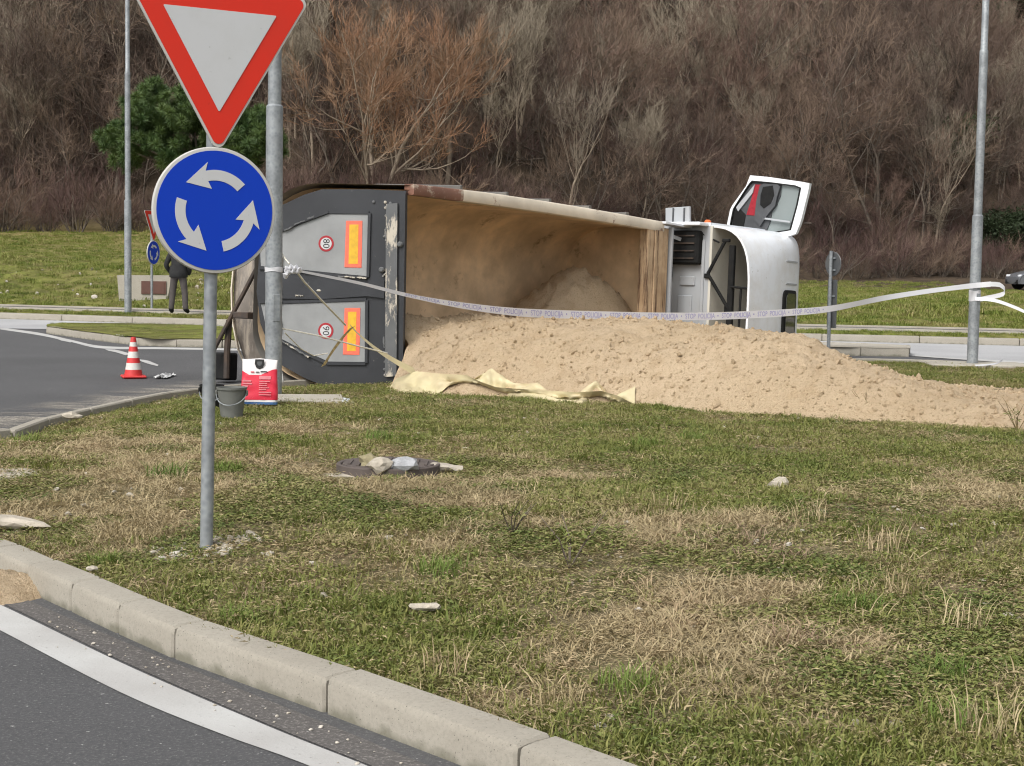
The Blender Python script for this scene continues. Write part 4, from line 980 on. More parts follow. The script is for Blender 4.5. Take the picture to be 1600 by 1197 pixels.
# frame as a ring
nF = 48
def resamp(P, n):
    P = [Vector(p) for p in P] + [Vector(P[0])]; L = [0]
    for a, b in zip(P[:-1], P[1:]): L.append(L[-1] + (b - a).length)
    c = Vector((700, 620)); return [(np.interp(t, L, [p.x for p in P]), np.interp(t, L, [p.y for p in P])) for t in np.linspace(0, L[-1], n + 1)[:-1]]
def polar(P, n):
    c = Vector((690, 620)); R_ = resamp(P, 600); out = []
    for k in range(n):
        a = 2 * math.pi * k / n; out.append(min(R_, key=lambda q: abs((math.atan2(q[1] - c.y, q[0] - c.x) - a + math.pi) % (2 * math.pi) - math.pi)))
    return out
A_, B_ = polar(outl, nF), polar(win, nF)
door = MB().grid([[dr(x, y, -0.05) for x, y in A_], [dr(x, y, 0.02) for x, y in A_], [dr(x, y, 0.03) for x, y in B_], [dr(x, y, -0.05) for x, y in B_]], close=True)
k = len(door.v); 
for j in range(nF): door.f.append((j, (j + 1) % nF, 3 * nF + (j + 1) % nF, 3 * nF + j))
door = door.build('open_door', 'cab_white', truck, 40)
door['label'] = 'driver door swung open, pointing at the sky'
seal = MB().grid([[dr(x, y, .031) for x, y in B_], [dr(x, y, .04) for x, y in [(690 + (q[0] - 690) * .955, 620 + (q[1] - 620) * .955) for q in B_]], [dr(x, y, .0) for x, y in [(690 + (q[0] - 690) * .955, 620 + (q[1] - 620) * .955) for q in B_]]], close=True).build('door_seal', 'black', door, 40)
dpl('door_card', [(185, 890), (245, 600), (520, 200), (930, 260), (920, 420), (860, 560), (790, 660), (770, 800), (700, 960), (590, 985), (300, 940)], -0.045, 0.004, 'door_trim', door)
dpl('red_insert', [(545, 260), (650, 265), (600, 480), (580, 710), (430, 700), (500, 480)], 0.004, 0.012, 'red_fabric', door)
dpl('armrest', [(640, 280), (700, 250), (900, 265), (930, 300), (890, 430), (860, 570), (790, 650), (720, 740), (640, 870), (560, 760), (590, 500)], 0.004, 0.05, 'door_trim', door)
dpl('handle_pocket', [(690, 300), (830, 280), (850, 420), (800, 540), (700, 610), (650, 560), (655, 420)], 0.05, 0.056, 'black', door)
dpl('speaker_grille', [(250, 640), (330, 600), (420, 700), (380, 930), (230, 900)], 0.004, 0.016, 'black', door)
dpl('card_fold', [(290, 590), (560, 260), (530, 380), (320, 650)], 0.004, 0.03, 'cab_grey', door)
dpl('door_glass', [(900, 262), (1230, 285), (1180, 560), (1080, 928), (700, 975), (770, 800), (800, 640), (870, 560)], -0.02, -0.012, 'glass', door)
dpl('grab_bar', [(680, 735), (1080, 790), (1078, 815), (680, 762)], 0.03, 0.05, 'cab_grey', door)
dpl('mirror_shell', [(905, 760), (985, 690), (1110, 700), (1085, 775)], -0.10, -0.06, 'lamp', door)
dpl('mirror_arm', [(1200, 790), (1320, 795), (1322, 820), (1200, 815)], -0.12, -0.09, 'dark_steel', door)

# ------------------------------------------------------------------ SAND
near_s = [at_z(x, y, 0.07 if x < 850 else (0.11 if x < 1100 else 0.145)) for x, y in [(608, 607), (630, 612), (700, 622), (800, 629), (900, 633), (990, 637), (1130, 646), (1250, 652), (1400, 660), (1600, 674), (1800, 690)]]
far_s = [at_z(x, y, 0.10) for x, y in [(1800, 610), (1600, 604), (1500, 598), (1400, 586), (1330, 575)]] + [TW(9.3, 0.2, 0), TW(9.0, -0.8, 0)]
vis = catmull([tuple(p.xy) for p in near_s], 0.2); vis2 = catmull([tuple(p.xy) for p in far_s], 0.2)
vis = vis + 0.12 * np.stack([fbm(vis[:, 0], vis[:, 1], 1.6, 3, 31) - .5, fbm(vis[:, 0], vis[:, 1], 1.6, 3, 32) - .5], 1)
P0x, P0y = P0.x, P0.y
loop = [tuple(p) for p in vis] + [tuple(p) for p in vis2] + [tuple(TW(6.0, -0.9, 0).xy), tuple(TW(5.93, -1.5, 0).xy), tuple(TW(-0.6, -1.5, 0).xy), tuple(TW(0.06, -0.1, 0).xy), tuple(TW(0.10, 0.02, 0).xy)]
edge_line = [tuple(p) for p in vis] + [tuple(p) for p in vis2]
def sand_h(x, y):
    d = dpoly(x, y, edge_line); s = (x - P0x) * F.x + (y - P0y) * F.y; u = (x - P0x) * U.x + (y - P0y) * U.y
    cap = 0.95 - 0.22 * sstep(1.5, 4.5, s) - 0.46 * sstep(4.9, 7.0, s + 0.25 * u) - 0.24 * sstep(1.5, 4.8, x)
    cap = np.minimum(cap, np.interp(x, [2.6, 3.6, 4.3, 4.9, 5.5, 7], [1.0, .50, .28, .17, .12, .10]))
    cap = np.maximum(cap, 0.09)
    d = d + np.maximum(0, -u) * 1.1 * sstep(3.5, 1.0, s)
    h = cap * (1 - np.exp(-(d / (0.75 + 0.9 * sstep(0.3, 2.5, s))) ** 1.05))
    h = np.where(u < 0, np.maximum(h, 0), h)
    g = 0.78 * np.exp(-(((s - 4.65) / 0.95) ** 2 + ((u + 0.85) / 0.62) ** 2)); h = h + g * sstep(-0.1, -0.5, u)
    h = h - 0.25 * np.exp(-((s - 2.6) / 1.5) ** 2) * sstep(-0.25, -1.2, u)
    amp = sstep(0.02, 0.4, d) * (1 + .6 * sstep(-.3, -.6, u))
    h = h + amp * (0.16 * (fbm(x, y, 1.1, 3, 41) - .5) + 0.10 * (fbm(x, y, 4.5, 3, 42) - .5) + 0.075 * (np.abs(fbm(x, y, 12, 3, 43) - .5) * 2 - .3))
    base = np.where(inpoly(x, y, ISL), np.clip(island_z(x, y) - 0.02, 0.03, 0.2), 0.03)
    return base + np.maximum(h, -0.05) + 0.015 * sstep(0, .1, d)
step = 0.045
sand = tag(obj('sand_pile', grid_region('sand_pile', loop, sand_h, step, 'sand')), 'long heap of spilled tan sand running from the tipper body across the grass', 'sand pile')
SANDP = loop
# clods lying on the sand
def rock_mesh(seed, sub=1, rough=0.35, flat=0.7, mat='stone'):
    import bmesh
    bm = bmesh.new(); bmesh.ops.create_icosphere(bm, subdivisions=sub, radius=1.0); r = random.Random(seed)
    off = Vector((r.random() * 50, r.random() * 50, r.random() * 50))
    for v in bm.verts:
        n_ = mnoise.noise(v.co * 1.1 + off) + 0.5 * mnoise.noise(v.co * 2.6 + off); v.co *= 1 + rough * n_; v.co.z *= flat
    me = bpy.data.meshes.new('rock'); bm.to_mesh(me); bm.free(); me.materials.append(MT[mat])
    return me
cl = proto_col('clod', [rock_mesh(i, 1, 0.5, 0.75, 'sand') for i in range(4)])
n = 26000; bx = np.array(loop); X = rng.uniform(bx[:, 0].min(), bx[:, 0].max(), n); Y = rng.uniform(bx[:, 1].min(), bx[:, 1].max(), n)
m = inpoly(X, Y, loop) & (dpoly(X, Y, edge_line) > 0.05) & (fbm(X, Y, .9, 3, 51) > 0.36); X, Y = X[m], Y[m]; n = len(X); Zs = sand_h(X, Y)
sz = 0.009 + 0.024 * rng.random(n) ** 3
scatter('sand_clods', cl, np.stack([X, Y, Zs], 1), rng.uniform(-3, 3, (n, 3)), np.stack([sz * rng.uniform(.8, 1.5, n), sz, sz], 1), 'small lumps of sand strewn over the spilled heap', 'sand lumps', 4)
# little sand heap by the near kerb
c = at_z(-8, 925, 0); mb = MB(); rows = []
for i in range(15):
    rows.append([(c.x + (0.36 * i / 14) * math.cos(a) * (1 + .25 * math.sin(3 * a)), c.y + (0.30 * i / 14) * math.sin(a), 0.09 * (1 - (i / 14) ** 1.3) + 0.02 * random.random() * (i < 13) + (0.002 if i < 14 else -0.004)) for a in np.linspace(0, 2 * math.pi, 29)[:-1]])
tag(mb.grid(rows, close=True).build('sand_heap', 'sand', None, 60), 'small heap of sand on the asphalt against the near kerb', 'sand pile')
#PART3
# ------------------------------------------------------------------ police tape
def ribbon(name, pts, ups, w, mat, parent=None, n=140):
    """pts: path; ups: across direction at each"""
    P = catmull([tuple(p) for p in pts], 0.05); t = np.linspace(0, 1, len(P)); k = np.linspace(0, 1, len(ups))
    Uu = np.stack([np.interp(t, k, [u[i] for u in ups]) for i in range(3)], 1); Uu /= np.linalg.norm(Uu, axis=1)[:, None]
    ww = np.interp(t, np.linspace(0, 1, len(w)), w) if not isinstance(w, (int, float)) else np.full(len(P), w)
    rows = [[P[i] + Uu[i] * ww[i] * a for a in (-.5, -.17, .17, .5)] for i in range(len(P))]
    o = MB().grid(rows).build(name, mat, parent, 60); return o, P, Uu, ww
dk = lambda px, py, y: at_y(px, py, y)
yN, yR = pN.y, pR.y
def dep(px): return float(np.interp(px, [440, 1519], [yN - 0.1, yR - 0.12]))
tp_px = [(470, 424), (560, 442), (640, 462), (720, 477), (800, 487), (860, 490.5), (950, 493), (1040, 494.5), (1130, 493.5), (1230, 488.5), (1300, 482), (1380, 466), (1450, 455), (1515, 447), (1548, 444)]
tp_w = [0.025, 0.035, 0.045, 0.08, 0.10, 0.10, 0.10, 0.10, 0.10, 0.10, 0.09, 0.08, 0.075, 0.075, 0.08]
path = [at_y(x, y, dep(x)) for x, y in tp_px]
ups = [Vector((0, -.25, 1))] * 2 + [Vector((0, -.1, 1))] * 3 + [Vector((0, 0.05, 1))] * 6 + [Vector((0, -.35, 1)), Vector((0, .3, 1)), Vector((0, .5, 1)), Vector((0, .1, 1))]
tape = root('barrier_tape', (pN.x, pN.y, 0.1), 'white police tape with violet lettering strung between two lamp posts', 'barrier tape'); tape.location = (0, 0, 0)
rb, TP, TU, TWd = ribbon('tape_span', path, ups, tp_w, 'tape', tape)
# loop and tail beyond the right pole
lp = [(1548, 444), (1562, 445), (1570, 452), (1568, 459), (1555, 463), (1535, 467), (1524, 469)]
ribbon('tape_loop', [at_y(x, y, yR - .14 + .02 * i) for i, (x, y) in enumerate(lp)], [Vector((0, .1, 1))] * 7, 0.07, 'tape', tape)
ribbon('tape_tail', [at_y(x, y, yR - .1 - .05 * i) for i, (x, y) in enumerate([(1524, 467), (1540, 467.5), (1560, 471), (1585, 480), (1620, 494), (1680, 506)])], [Vector((0, .4, 1))] * 6, 0.055, 'tape', tape)
ribbon('tape_end', [at_z(x, y, .145) for x, y in [(1524, 571), (1540, 570), (1556, 568), (1566, 563)]], [Vector((.2, 1, .2))] * 4, 0.09, 'tape', tape)
def wrap(c, z, r, h, nm):
    rows = []
    for i in range(5):
        rows.append([(c.x + (r + .004 + .004 * random.random()) * math.cos(a), c.y + (r + .004 + .004 * random.random()) * math.sin(a), z + h * (i / 4 - .5) + .006 * math.sin(3 * a + i)) for a in np.linspace(0, 2 * math.pi, 25)[:-1]])
    return MB().grid(rows, close=True).build(nm, 'tape', tape, 60)
wrap(pN, at_y(430, 421, yN).z, .088, .045, 'tape_wrap'); wrap(pR, at_y(1519, 462, yR).z, .082, .16, 'tape_wrap')
# knot
kb = MB(); kc = [at_y(x, y, yN - .1) for x, y in [(446, 424), (452, 420), (459, 419), (466, 421), (470, 424), (463, 426), (455, 425), (448, 428), (446, 434)]]
for a, b in zip(kc[:-1], kc[1:]): kb.tube([a, (a + b) / 2 + Vector((0, -.03, .015)), b], [.018, .034, .018], 7)
kb.build('tape_knot', 'tape', tape, 60)
# lettering along the span
S = np.concatenate([[0], np.cumsum(np.linalg.norm(np.diff(TP, axis=0), axis=1))])
v, f = text_mesh('STOP  POLICIJA  •', 0.078, 'LEFT'); wd = max(p[0] for p in v) + 0.06
mb = MB(); s0 = 1.55
while s0 + wd < S[-1] - 3.0:
    vs = []
    for x, y in v:
        s = s0 + x; p = np.array([np.interp(s, S, TP[:, i]) for i in range(3)]); u = np.array([np.interp(s, S, TU[:, i]) for i in range(3)]); w_ = np.interp(s, S, TWd)
        tdir = np.array([np.interp(s + .05, S, TP[:, i]) for i in range(3)]) - p; nn = np.cross(tdir / np.linalg.norm(tdir), u); nn = nn if nn[1] < 0 else -nn
        vs.append(p + u * y * w_ / 0.085 + nn * 0.003)
    mb.add(vs, f); s0 += wd
mb.build('tape_lettering', 'tape_print', tape)
# violet hems
for sgn in (-1, 1):
    pass
# ------------------------------------------------------------------ ropes from the tarpaulin, tied to the pole
rp = root('tarpaulin', (0, 0, 0), 'cream tarpaulin crumpled along the foot of the sand with ropes tied to the lamp post', 'tarpaulin')
def rope(px, d, r, m='rope', sag=0): return MB().tube([at_y(x, y, dd) for (x, y), dd in zip(px, d)], r, 6).build('rope', m, rp, 60)
rope([(463, 424), (475, 440), (500, 467), (540, 508)], [yN - .1, yN + .1, yN + .5, yN + 1.2], .011)
rope([(440, 513), (500, 525), (560, 541), (605, 552)], [yN + .05, yN + .4, yN + .9, yN + 1.3], .008)
rope([(440, 395), (446, 405), (452, 412)], [yN + .05, yN, yN - .05], .008)
rope([(445, 520), (470, 545), (490, 556), (512, 552)], [yN + .2, yN + .6, yN + 1.2, yN + 1.5], .006)
MB().lathe([(0.012, -.012), (.026, 0), (.012, .012)], 10, at_y(498, 454, yN + .45)).build('rope_knot', 'rope', rp, 60)
ribbon('strap_end', [at_y(x, y, yN + 1.2 + .01 * i) for i, (x, y) in enumerate([(551, 511), (540, 522), (526, 540), (515, 556), (505, 572)])], [Vector((1, 0, .4))] * 5, [.06, .05, .06, .04, .05], 'rope_brown', rp)
ribbon('strap', [at_y(x, y, yN + 1.2 + .12 * i) for i, (x, y) in enumerate([(547, 508), (560, 522), (590, 547), (620, 566), (650, 583)])], [Vector((-.5, 0, 1))] * 5, [.03, .06, .08, .10, .14], 'tarp', rp)
# tarp sheet lying along the foot of the heap
top_px = [(606, 601), (622, 590), (650, 580), (690, 584), (728, 586), (752, 597), (775, 605), (815, 608), (850, 610), (900, 613), (940, 611), (965, 618), (992, 632)]
bot_px = [(600, 611), (625, 615), (660, 616), (700, 617), (735, 619), (768, 619), (800, 623), (840, 626), (868, 632), (900, 634), (930, 633), (955, 636), (992, 637)]
rows = []; J = 12; NT_ = 90
tx = np.linspace(0, 1, NT_); kx = np.linspace(0, 1, len(top_px))
HIT = []
for t in tx:
    q_ = hit(np.interp(t, kx, [p[0] for p in top_px]), np.interp(t, kx, [p[1] for p in top_px]), lambda X_, Y_: np.where(inpoly(X_, Y_, SANDP), sand_h(X_, Y_), 0.05), 14, 24, 300)
    HIT.append(q_ + (CO - q_).normalized() * .16)
for j in range(J + 1):
    row = []
    for i, t in enumerate(tx):
        ax, ay = np.interp(t, kx, [p[0] for p in top_px]), np.interp(t, kx, [p[1] for p in top_px]); bx_, by = np.interp(t, kx, [p[0] for p in bot_px]), np.interp(t, kx, [p[1] for p in bot_px])
        g = at_z(bx_, by, 0.09); q = j / J
        # the upper edge lies on the sand slope behind
        tt = HIT[i]; g = g + Vector((-g.x, -g.y, 0)).normalized() * .10
        p = g.lerp(tt, q); sh_ = float(sand_h(np.array([p.x]), np.array([p.y]))[0]) + .05 if inpoly(np.array([p.x]), np.array([p.y]), SANDP)[0] else 0; p.z = max(p.z, sh_) if q < .95 else p.z; fold = 0.045 * math.sin(t * 46 + q * 5 + 2 * math.sin(t * 9)) + 0.03 * math.sin(t * 101 - q * 7)
        p = p + Vector((0.02 * math.sin(q * 9 + t * 30), -1.0, 0.35)) * fold * math.sin(math.pi * min(1, q * 1.1 + .08)) * min(1, (by - ay) / 18)
        row.append(p)
    rows.append(row)
MB().shell(rows, lambda i, j, p: p + Vector((0, .012, -.008))).build('tarp_sheet', 'tarp', rp, 70)
# rolled hem fold along the right half
hem = [at_y(x, y, at_z(x, max(y + 12, 612), .06).y) for x, y in [(728, 587), (760, 606), (800, 617), (845, 622), (872, 630), (905, 632), (945, 613), (975, 622)]]
MB().tube(hem, [.02, .05, .05, .05, .04, .05, .06, .02], 8).build('rolled_fold', 'tarp', rp, 60)

# ------------------------------------------------------------------ cone, bag, buckets, litter
c = at_z(208.5, 591, 0.0); o = root('traffic_cone', (c.x, c.y, 0.008), 'red and white striped traffic cone standing on the asphalt', 'traffic cone')
MB().box((0, 0, .016), (.30, .30, .032), Matrix.Rotation(R(20), 3, 'Z'), .012).build('base', 'cone_red', o)
zs = [.032, .105, .19, .255, .335, .40, .455, .515]; rad = lambda z: .115 - .175 * (z - .03) if z < .5 else .03
cols = ['cone_red', 'cone_white', 'cone_red', 'cone_white', 'cone_red', 'cone_white', 'cone_red']
for i in range(7):
    MB().lathe([(rad(zs[i]), zs[i]), (rad(zs[i + 1]), zs[i + 1])] + ([(.02, .52), (0, .52)] if i == 6 else []), 24).build('stripe', cols[i], o, 50)
# absorbent bag
b0 = at_z(405, 637, .13); b1 = at_y(430, 565, b0.y); px_m = FPX / b0.y
W_, H_ = 56 / px_m, 71 / px_m
bag = root('paper_bag', (b0.x, b0.y, float(island_z(np.array([b0.x]), np.array([b0.y]))[0]) + .03), 'red and white paper bag standing upright at the foot of the lamp post', 'bag'); bag.rotation_euler = (R(-4), R(0.5), R(4))
def bag_rows(t0, t1, grow=0.0, nseg=8):
    rows = []
    for k in range(nseg + 1):
        t = t0 + (t1 - t0) * k / nseg; th = .055 * (1 - t ** 3) + .004 + grow; w = W_ / 2 * (1 - .03 * t + .02 * math.sin(t * 7)) + grow; row = []
        for a in np.linspace(0, 2 * math.pi, 33)[:-1]:
            cx, sn = math.cos(a), math.sin(a); x = math.copysign(abs(cx) ** .35, cx) * w; y = math.copysign(abs(sn) ** .6, sn) * th + .006 * math.sin(t * 23 + x * 40) * (0.3 + (1 - t))
            row.append((x, y, t * H_ + (.008 * math.sin(x * 25 + 1) if t > .97 else 0)))
        rows.append(row)
    return rows
g = MB().grid(bag_rows(0, 1, 0, 16), close=True); g.f.append(tuple(range(32))); g.f.append(tuple(range(16 * 32, 17 * 32))); g = g.build('bag_body', 'bag_white', bag, 60)
rr_ = bag_rows(.10, .70, .003, 12)
for i, r in enumerate(rr_):
    if i == len(rr_) - 1: rr_[i] = [(x, y, z - .035 * math.cos(x / W_ * 5.5 + .6) ) for x, y, z in r]
MB().grid(rr_, close=True).build('red_print', 'bag_red', bag, 60)
MB().grid(bag_rows(0.0, .055, .0035, 3), close=True).build('blue_band', 'bag_blue', bag, 60)
def bmark(x0, x1, t0, t1, mat, nm): 
    y = -(.055 * (1 - ((t0 + t1) / 2) ** 3) + .0145)
    MB().box(((x0 + x1) / 2, y, (t0 + t1) / 2 * H_), (x1 - x0, .003, (t1 - t0) * H_)).build(nm, mat, bag)
for k, (x1, t) in enumerate([(.3, .50), (.22, .455), (.22, .41), (.28, .36), (.2, .32), (.34, .26), (.34, .205)]): bmark(0.0, x1 * W_, t, t + .017, 'bag_pink', 'print_line')
for k, (x0, x1, t) in enumerate([(-.46, -.22, .50), (-.46, -.2, .44), (-.46, -.3, .385)]): bmark(x0 * W_, x1 * W_, t, t + .03, 'bag_pink', 'print_line')
bmark(0.0, .32 * W_, .555, .63, 'bag_pink', 'print_block')
bmark(-.24 * W_, -.14 * W_, .70, .725, 'bag_red', 'title_print'); bmark(-.10 * W_, .0, .70, .722, 'text_black', 'title_print'); bmark(.03 * W_, .22 * W_, .712, .735, 'text_black', 'title_print')
sh = [(-.042, .045), (.042, .045), (.046, .0), (.03, -.035), (0, -.05), (-.03, -.035), (-.046, .0)]
MB().prism(sh, lambda x, z: (x, -.040, z + .89 * H_), lambda x, z: (x, -.030, z + .89 * H_)).build('emblem', 'text_black', bag)
MB().prism([(x * .5, z * .45 + .004) for x, z in sh], lambda x, z: (x, -.0425, z + .89 * H_), lambda x, z: (x, -.0402, z + .89 * H_)).build('emblem_field', 'sign_back', bag)
def bucket(px, py, w_top, h, mat, label, rz):
    c = at_z(px, py, .13); o = root('bucket', (c.x, c.y, float(island_z(np.array([c.x]), np.array([c.y]))[0]) + .02), label, 'bucket'); r = w_top / 2
    MB().lathe([(0, .0), (r * .74, 0), (r * .97, h - .02), (r * 1.04, h - .02), (r * 1.05, h), (r * .98, h), (r * .72, .012), (0, .012)], 28).build('pail', mat, o, 40)
    P = [(r * 1.03 * math.cos(a), r * 1.03 * math.sin(a) * .35 - .0, h - .05 - .10 * abs(math.sin(a))) for a in np.linspace(math.pi, 2 * math.pi, 14)]
    MB().tube([(x, y - r * .75 * math.sin((i / 13) * math.pi), z) for i, (x, y, z) in enumerate(P)], .005, 6).build('bail', 'galv', o)
    for sx in (-1, 1): MB().box((sx * r * 1.03, 0, h - .05), (.02, .05, .05), None, .006).build('ear', mat, o)
    return o
bucket(362, 657, 42 * 15.2 / FPX, 44 * 15.2 / FPX, 'bucket', 'grey plastic bucket standing in front of the red bag', 0)
bucket(331, 640, 34 * 16.2 / FPX, 34 * 16.2 / FPX, 'black', 'black bucket by the kerb behind the sign post', 0)
def crumple(name, px, py, z, sx, sy, h, mat, label, cat, seed):
    c = at_z(px, py, z); r = random.Random(seed); rows = []
    for i in range(9): rows.append([((j / 10 - .5) * sx * (1 + .2 * (r.random() - .5)), (i / 8 - .5) * sy * (1 + .2 * (r.random() - .5)), h * r.random() * (.4 + .6 * math.sin(math.pi * j / 10)) + .004) for j in range(11)])
    o = MB().shell(rows, lambda i, j, p: p - Vector((0, 0, .003))).build(name, mat); o.location = (c.x, c.y, z); return tag(o, label, cat)
crumple('paper_sheet', 257, 589, .01, .17, .55, .05, 'paper', 'crumpled white paper lying on the asphalt by the cone', 'paper', 1)
crumple('plastic_sheet', 537, 638, .09, .30, .45, .09, 'plastic', 'crumpled clear plastic sheet on the grass near the footing slab', 'plastic sheet', 2)
crumple('paper_scrap', 440, 600, .10, .05, .06, .16, 'paper', 'small white paper scrap behind the red bag at the lamp post', 'paper', 3)

# ------------------------------------------------------------------ manhole cover and stones
def gz(p): return float(island_z(np.array([p.x]), np.array([p.y]))[0])
mc = at_z(607, 738, .16); mz = gz(mc); man = root('manhole_cover', (mc.x, mc.y, mz + .035), 'rusty round manhole cover lying in the grass with stones on it', 'manhole cover'); man.scale = (.83, .83, 1)
MB().lathe([(0, .035), (.36, .035), (.365, .028), (.365, .0), (0, 0)], 40).build('lid', 'iron', man, 40)
MB().lathe([(.375, -.05), (.375, .03), (.385, .036), (.405, .036), (.412, .03), (.412, -.05)], 40).build('frame', 'iron', man, 40)
for i in range(9):
    x = -.3 + .075 * i; L = 2 * math.sqrt(max(0.01, .33 ** 2 - x * x)); MB().box((x, 0, .038), (.022, L, .008)).build('tread_bar', 'iron', man)
MANZ = mz + .07
def rock(px, py, z, size, mat, label, seed, flat=.6, rz=0, name='rock', zc=None):
    c = at_z(px, py, z); o = obj(name, rock_mesh(seed, 2, .5, flat, mat)); o.location = (c.x, c.y, (z if zc is None else zc) + size[2] * .28); o.scale = size; o.rotation_euler = (0, 0, rz); return tag(o, label, 'rock')
rock(594, 733, MANZ, (.085, .07, .085), 'stone', 'tan angular stone on the manhole cover', 1)
rock(632, 732, MANZ, (.095, .07, .085), 'stone_blue', 'blue grey stone on the manhole cover', 5)
rock(579, 727, MANZ, (.075, .06, .085), 'stone_moss', 'small brown stone behind the tan stone on the manhole cover', 7)
rock(691, 737, .165, (.13, .10, .07), 'stone', 'flat pale stone in the grass just beside the manhole cover', 8)
rock(541, 745, .15, (.16, .12, .03), 'stone', 'low pale stone flush with the soil at the rim of the manhole cover', 9)
rock(1216, 765, .16, (.065, .055, .085), 'stone', 'single pale upright stone alone in the grass before the sand heap', 10)
rock(1402, 790, .16, (.09, .07, .05), 'stone_moss', 'low mossy stone among the dry grass', 11)
rock(666, 951, .16, (.065, .035, .03), 'stone', 'elongated chalky stone in bare soil above the kerb', 12)
rock(12, 748, .12, (.24, .26, .06), 'stone', 'broad flat slab of pale rock at the island nose', 13)
rock(22, 822, .12, (.20, .10, .06), 'stone', 'long pale rock lying just behind the near kerb', 14, rz=R(-15))
rock(111, 652, .12, (.09, .06, .05), 'stone', 'pale rock in the grass close behind the rear kerb', 15)
rock(1580, 968, .15, (.035, .03, .03), 'stone', 'little white stone among dead stalks', 16)
rock(143, 890, .13, (.025, .022, .02), 'stone', 'small white stone beside a bright grass tuft by the kerb', 17)
rock(912, 755, .16, (.06, .04, .02), 'stone', 'thin grey stone lying between manhole cover and dark tuft', 18)

# ------------------------------------------------------------------ far verge: plaque block, rear of signs, person, car
ps = [(183, 430), (268, 430.5), (261, 472), (186, 470)]
yb = hit(222, 470, terr, 30, 60).y + .05
P_ = [at_y(x, y, yb) for x, y in ps]; zb = terr_z(P_[0].x, yb)
blk = root('plaque_block', (P_[3].x, yb, min(P_[2].z, P_[3].z)), 'beige concrete block with brown plaque set in the grass bank', 'monument')
loc = Vector(blk.location); Q = [p - loc for p in P_]
MB().add([q for q in Q] + [q + Vector((0, .35, 0)) for q in Q], [(0, 1, 2, 3), (7, 6, 5, 4), (0, 4, 5, 1), (1, 5, 6, 2), (2, 6, 7, 3), (3, 7, 4, 0)]).build('slab', 'concrete', blk)
MB().box((0, .15, -.25), (0.9, .3, .9)).build('foundation', 'concrete', blk).location = ((Q[3].x + Q[2].x) / 2, .02, 0)
pa, pb = at_y(221, 439, yb) - loc, at_y(260, 460, yb) - loc
fr = MB().box(((pa.x + pb.x) / 2, -.015, (pa.z + pb.z) / 2), (pb.x - pa.x, .03, pa.z - pb.z), None, .006).build('plaque', 'plaque', blk)
MB().box(((pa.x + pb.x) / 2, -.033, (pa.z + pb.z) / 2), ((pb.x - pa.x) * .86, .006, (pa.z - pb.z) * .8)).build('plaque_field', 'plaque', fr)
# signs seen from behind beside the right splitter island
q = at_z(1298, 547, .15); sg_ = root('keep_right_sign', (q.x, q.y, .12), 'grey backs of round sign and marker plate on thin post beyond the cab', 'traffic sign'); sg_.rotation_euler = (0, 0, R(-62))
ppm = FPX / q.y; zc2 = (547 - 410) / ppm
MB().tube([(0, -.05, -.2), (0, -.05, zc2 + .22)], .03, 14).build('post', 'galv', sg_, 40)
MB().lathe([(0, -.008), (.20, -.008), (.208, 0), (.20, .008), (0, .008)], 40, (0, .0, zc2), Matrix.Rotation(R(90), 3, 'X')).build('round_plate', 'sign_back', sg_, 40)
MB().box((0, 0, (547 - 472) / ppm), (.24, .02, (507 - 432) / ppm), None, .006).build('marker_plate', 'sign_back', sg_)
for z in (zc2 - .1, zc2 + .1, (547 - 460) / ppm): MB().box((0, -.02, z), (.16, .02, .03)).build('clamp', 'galv', sg_)

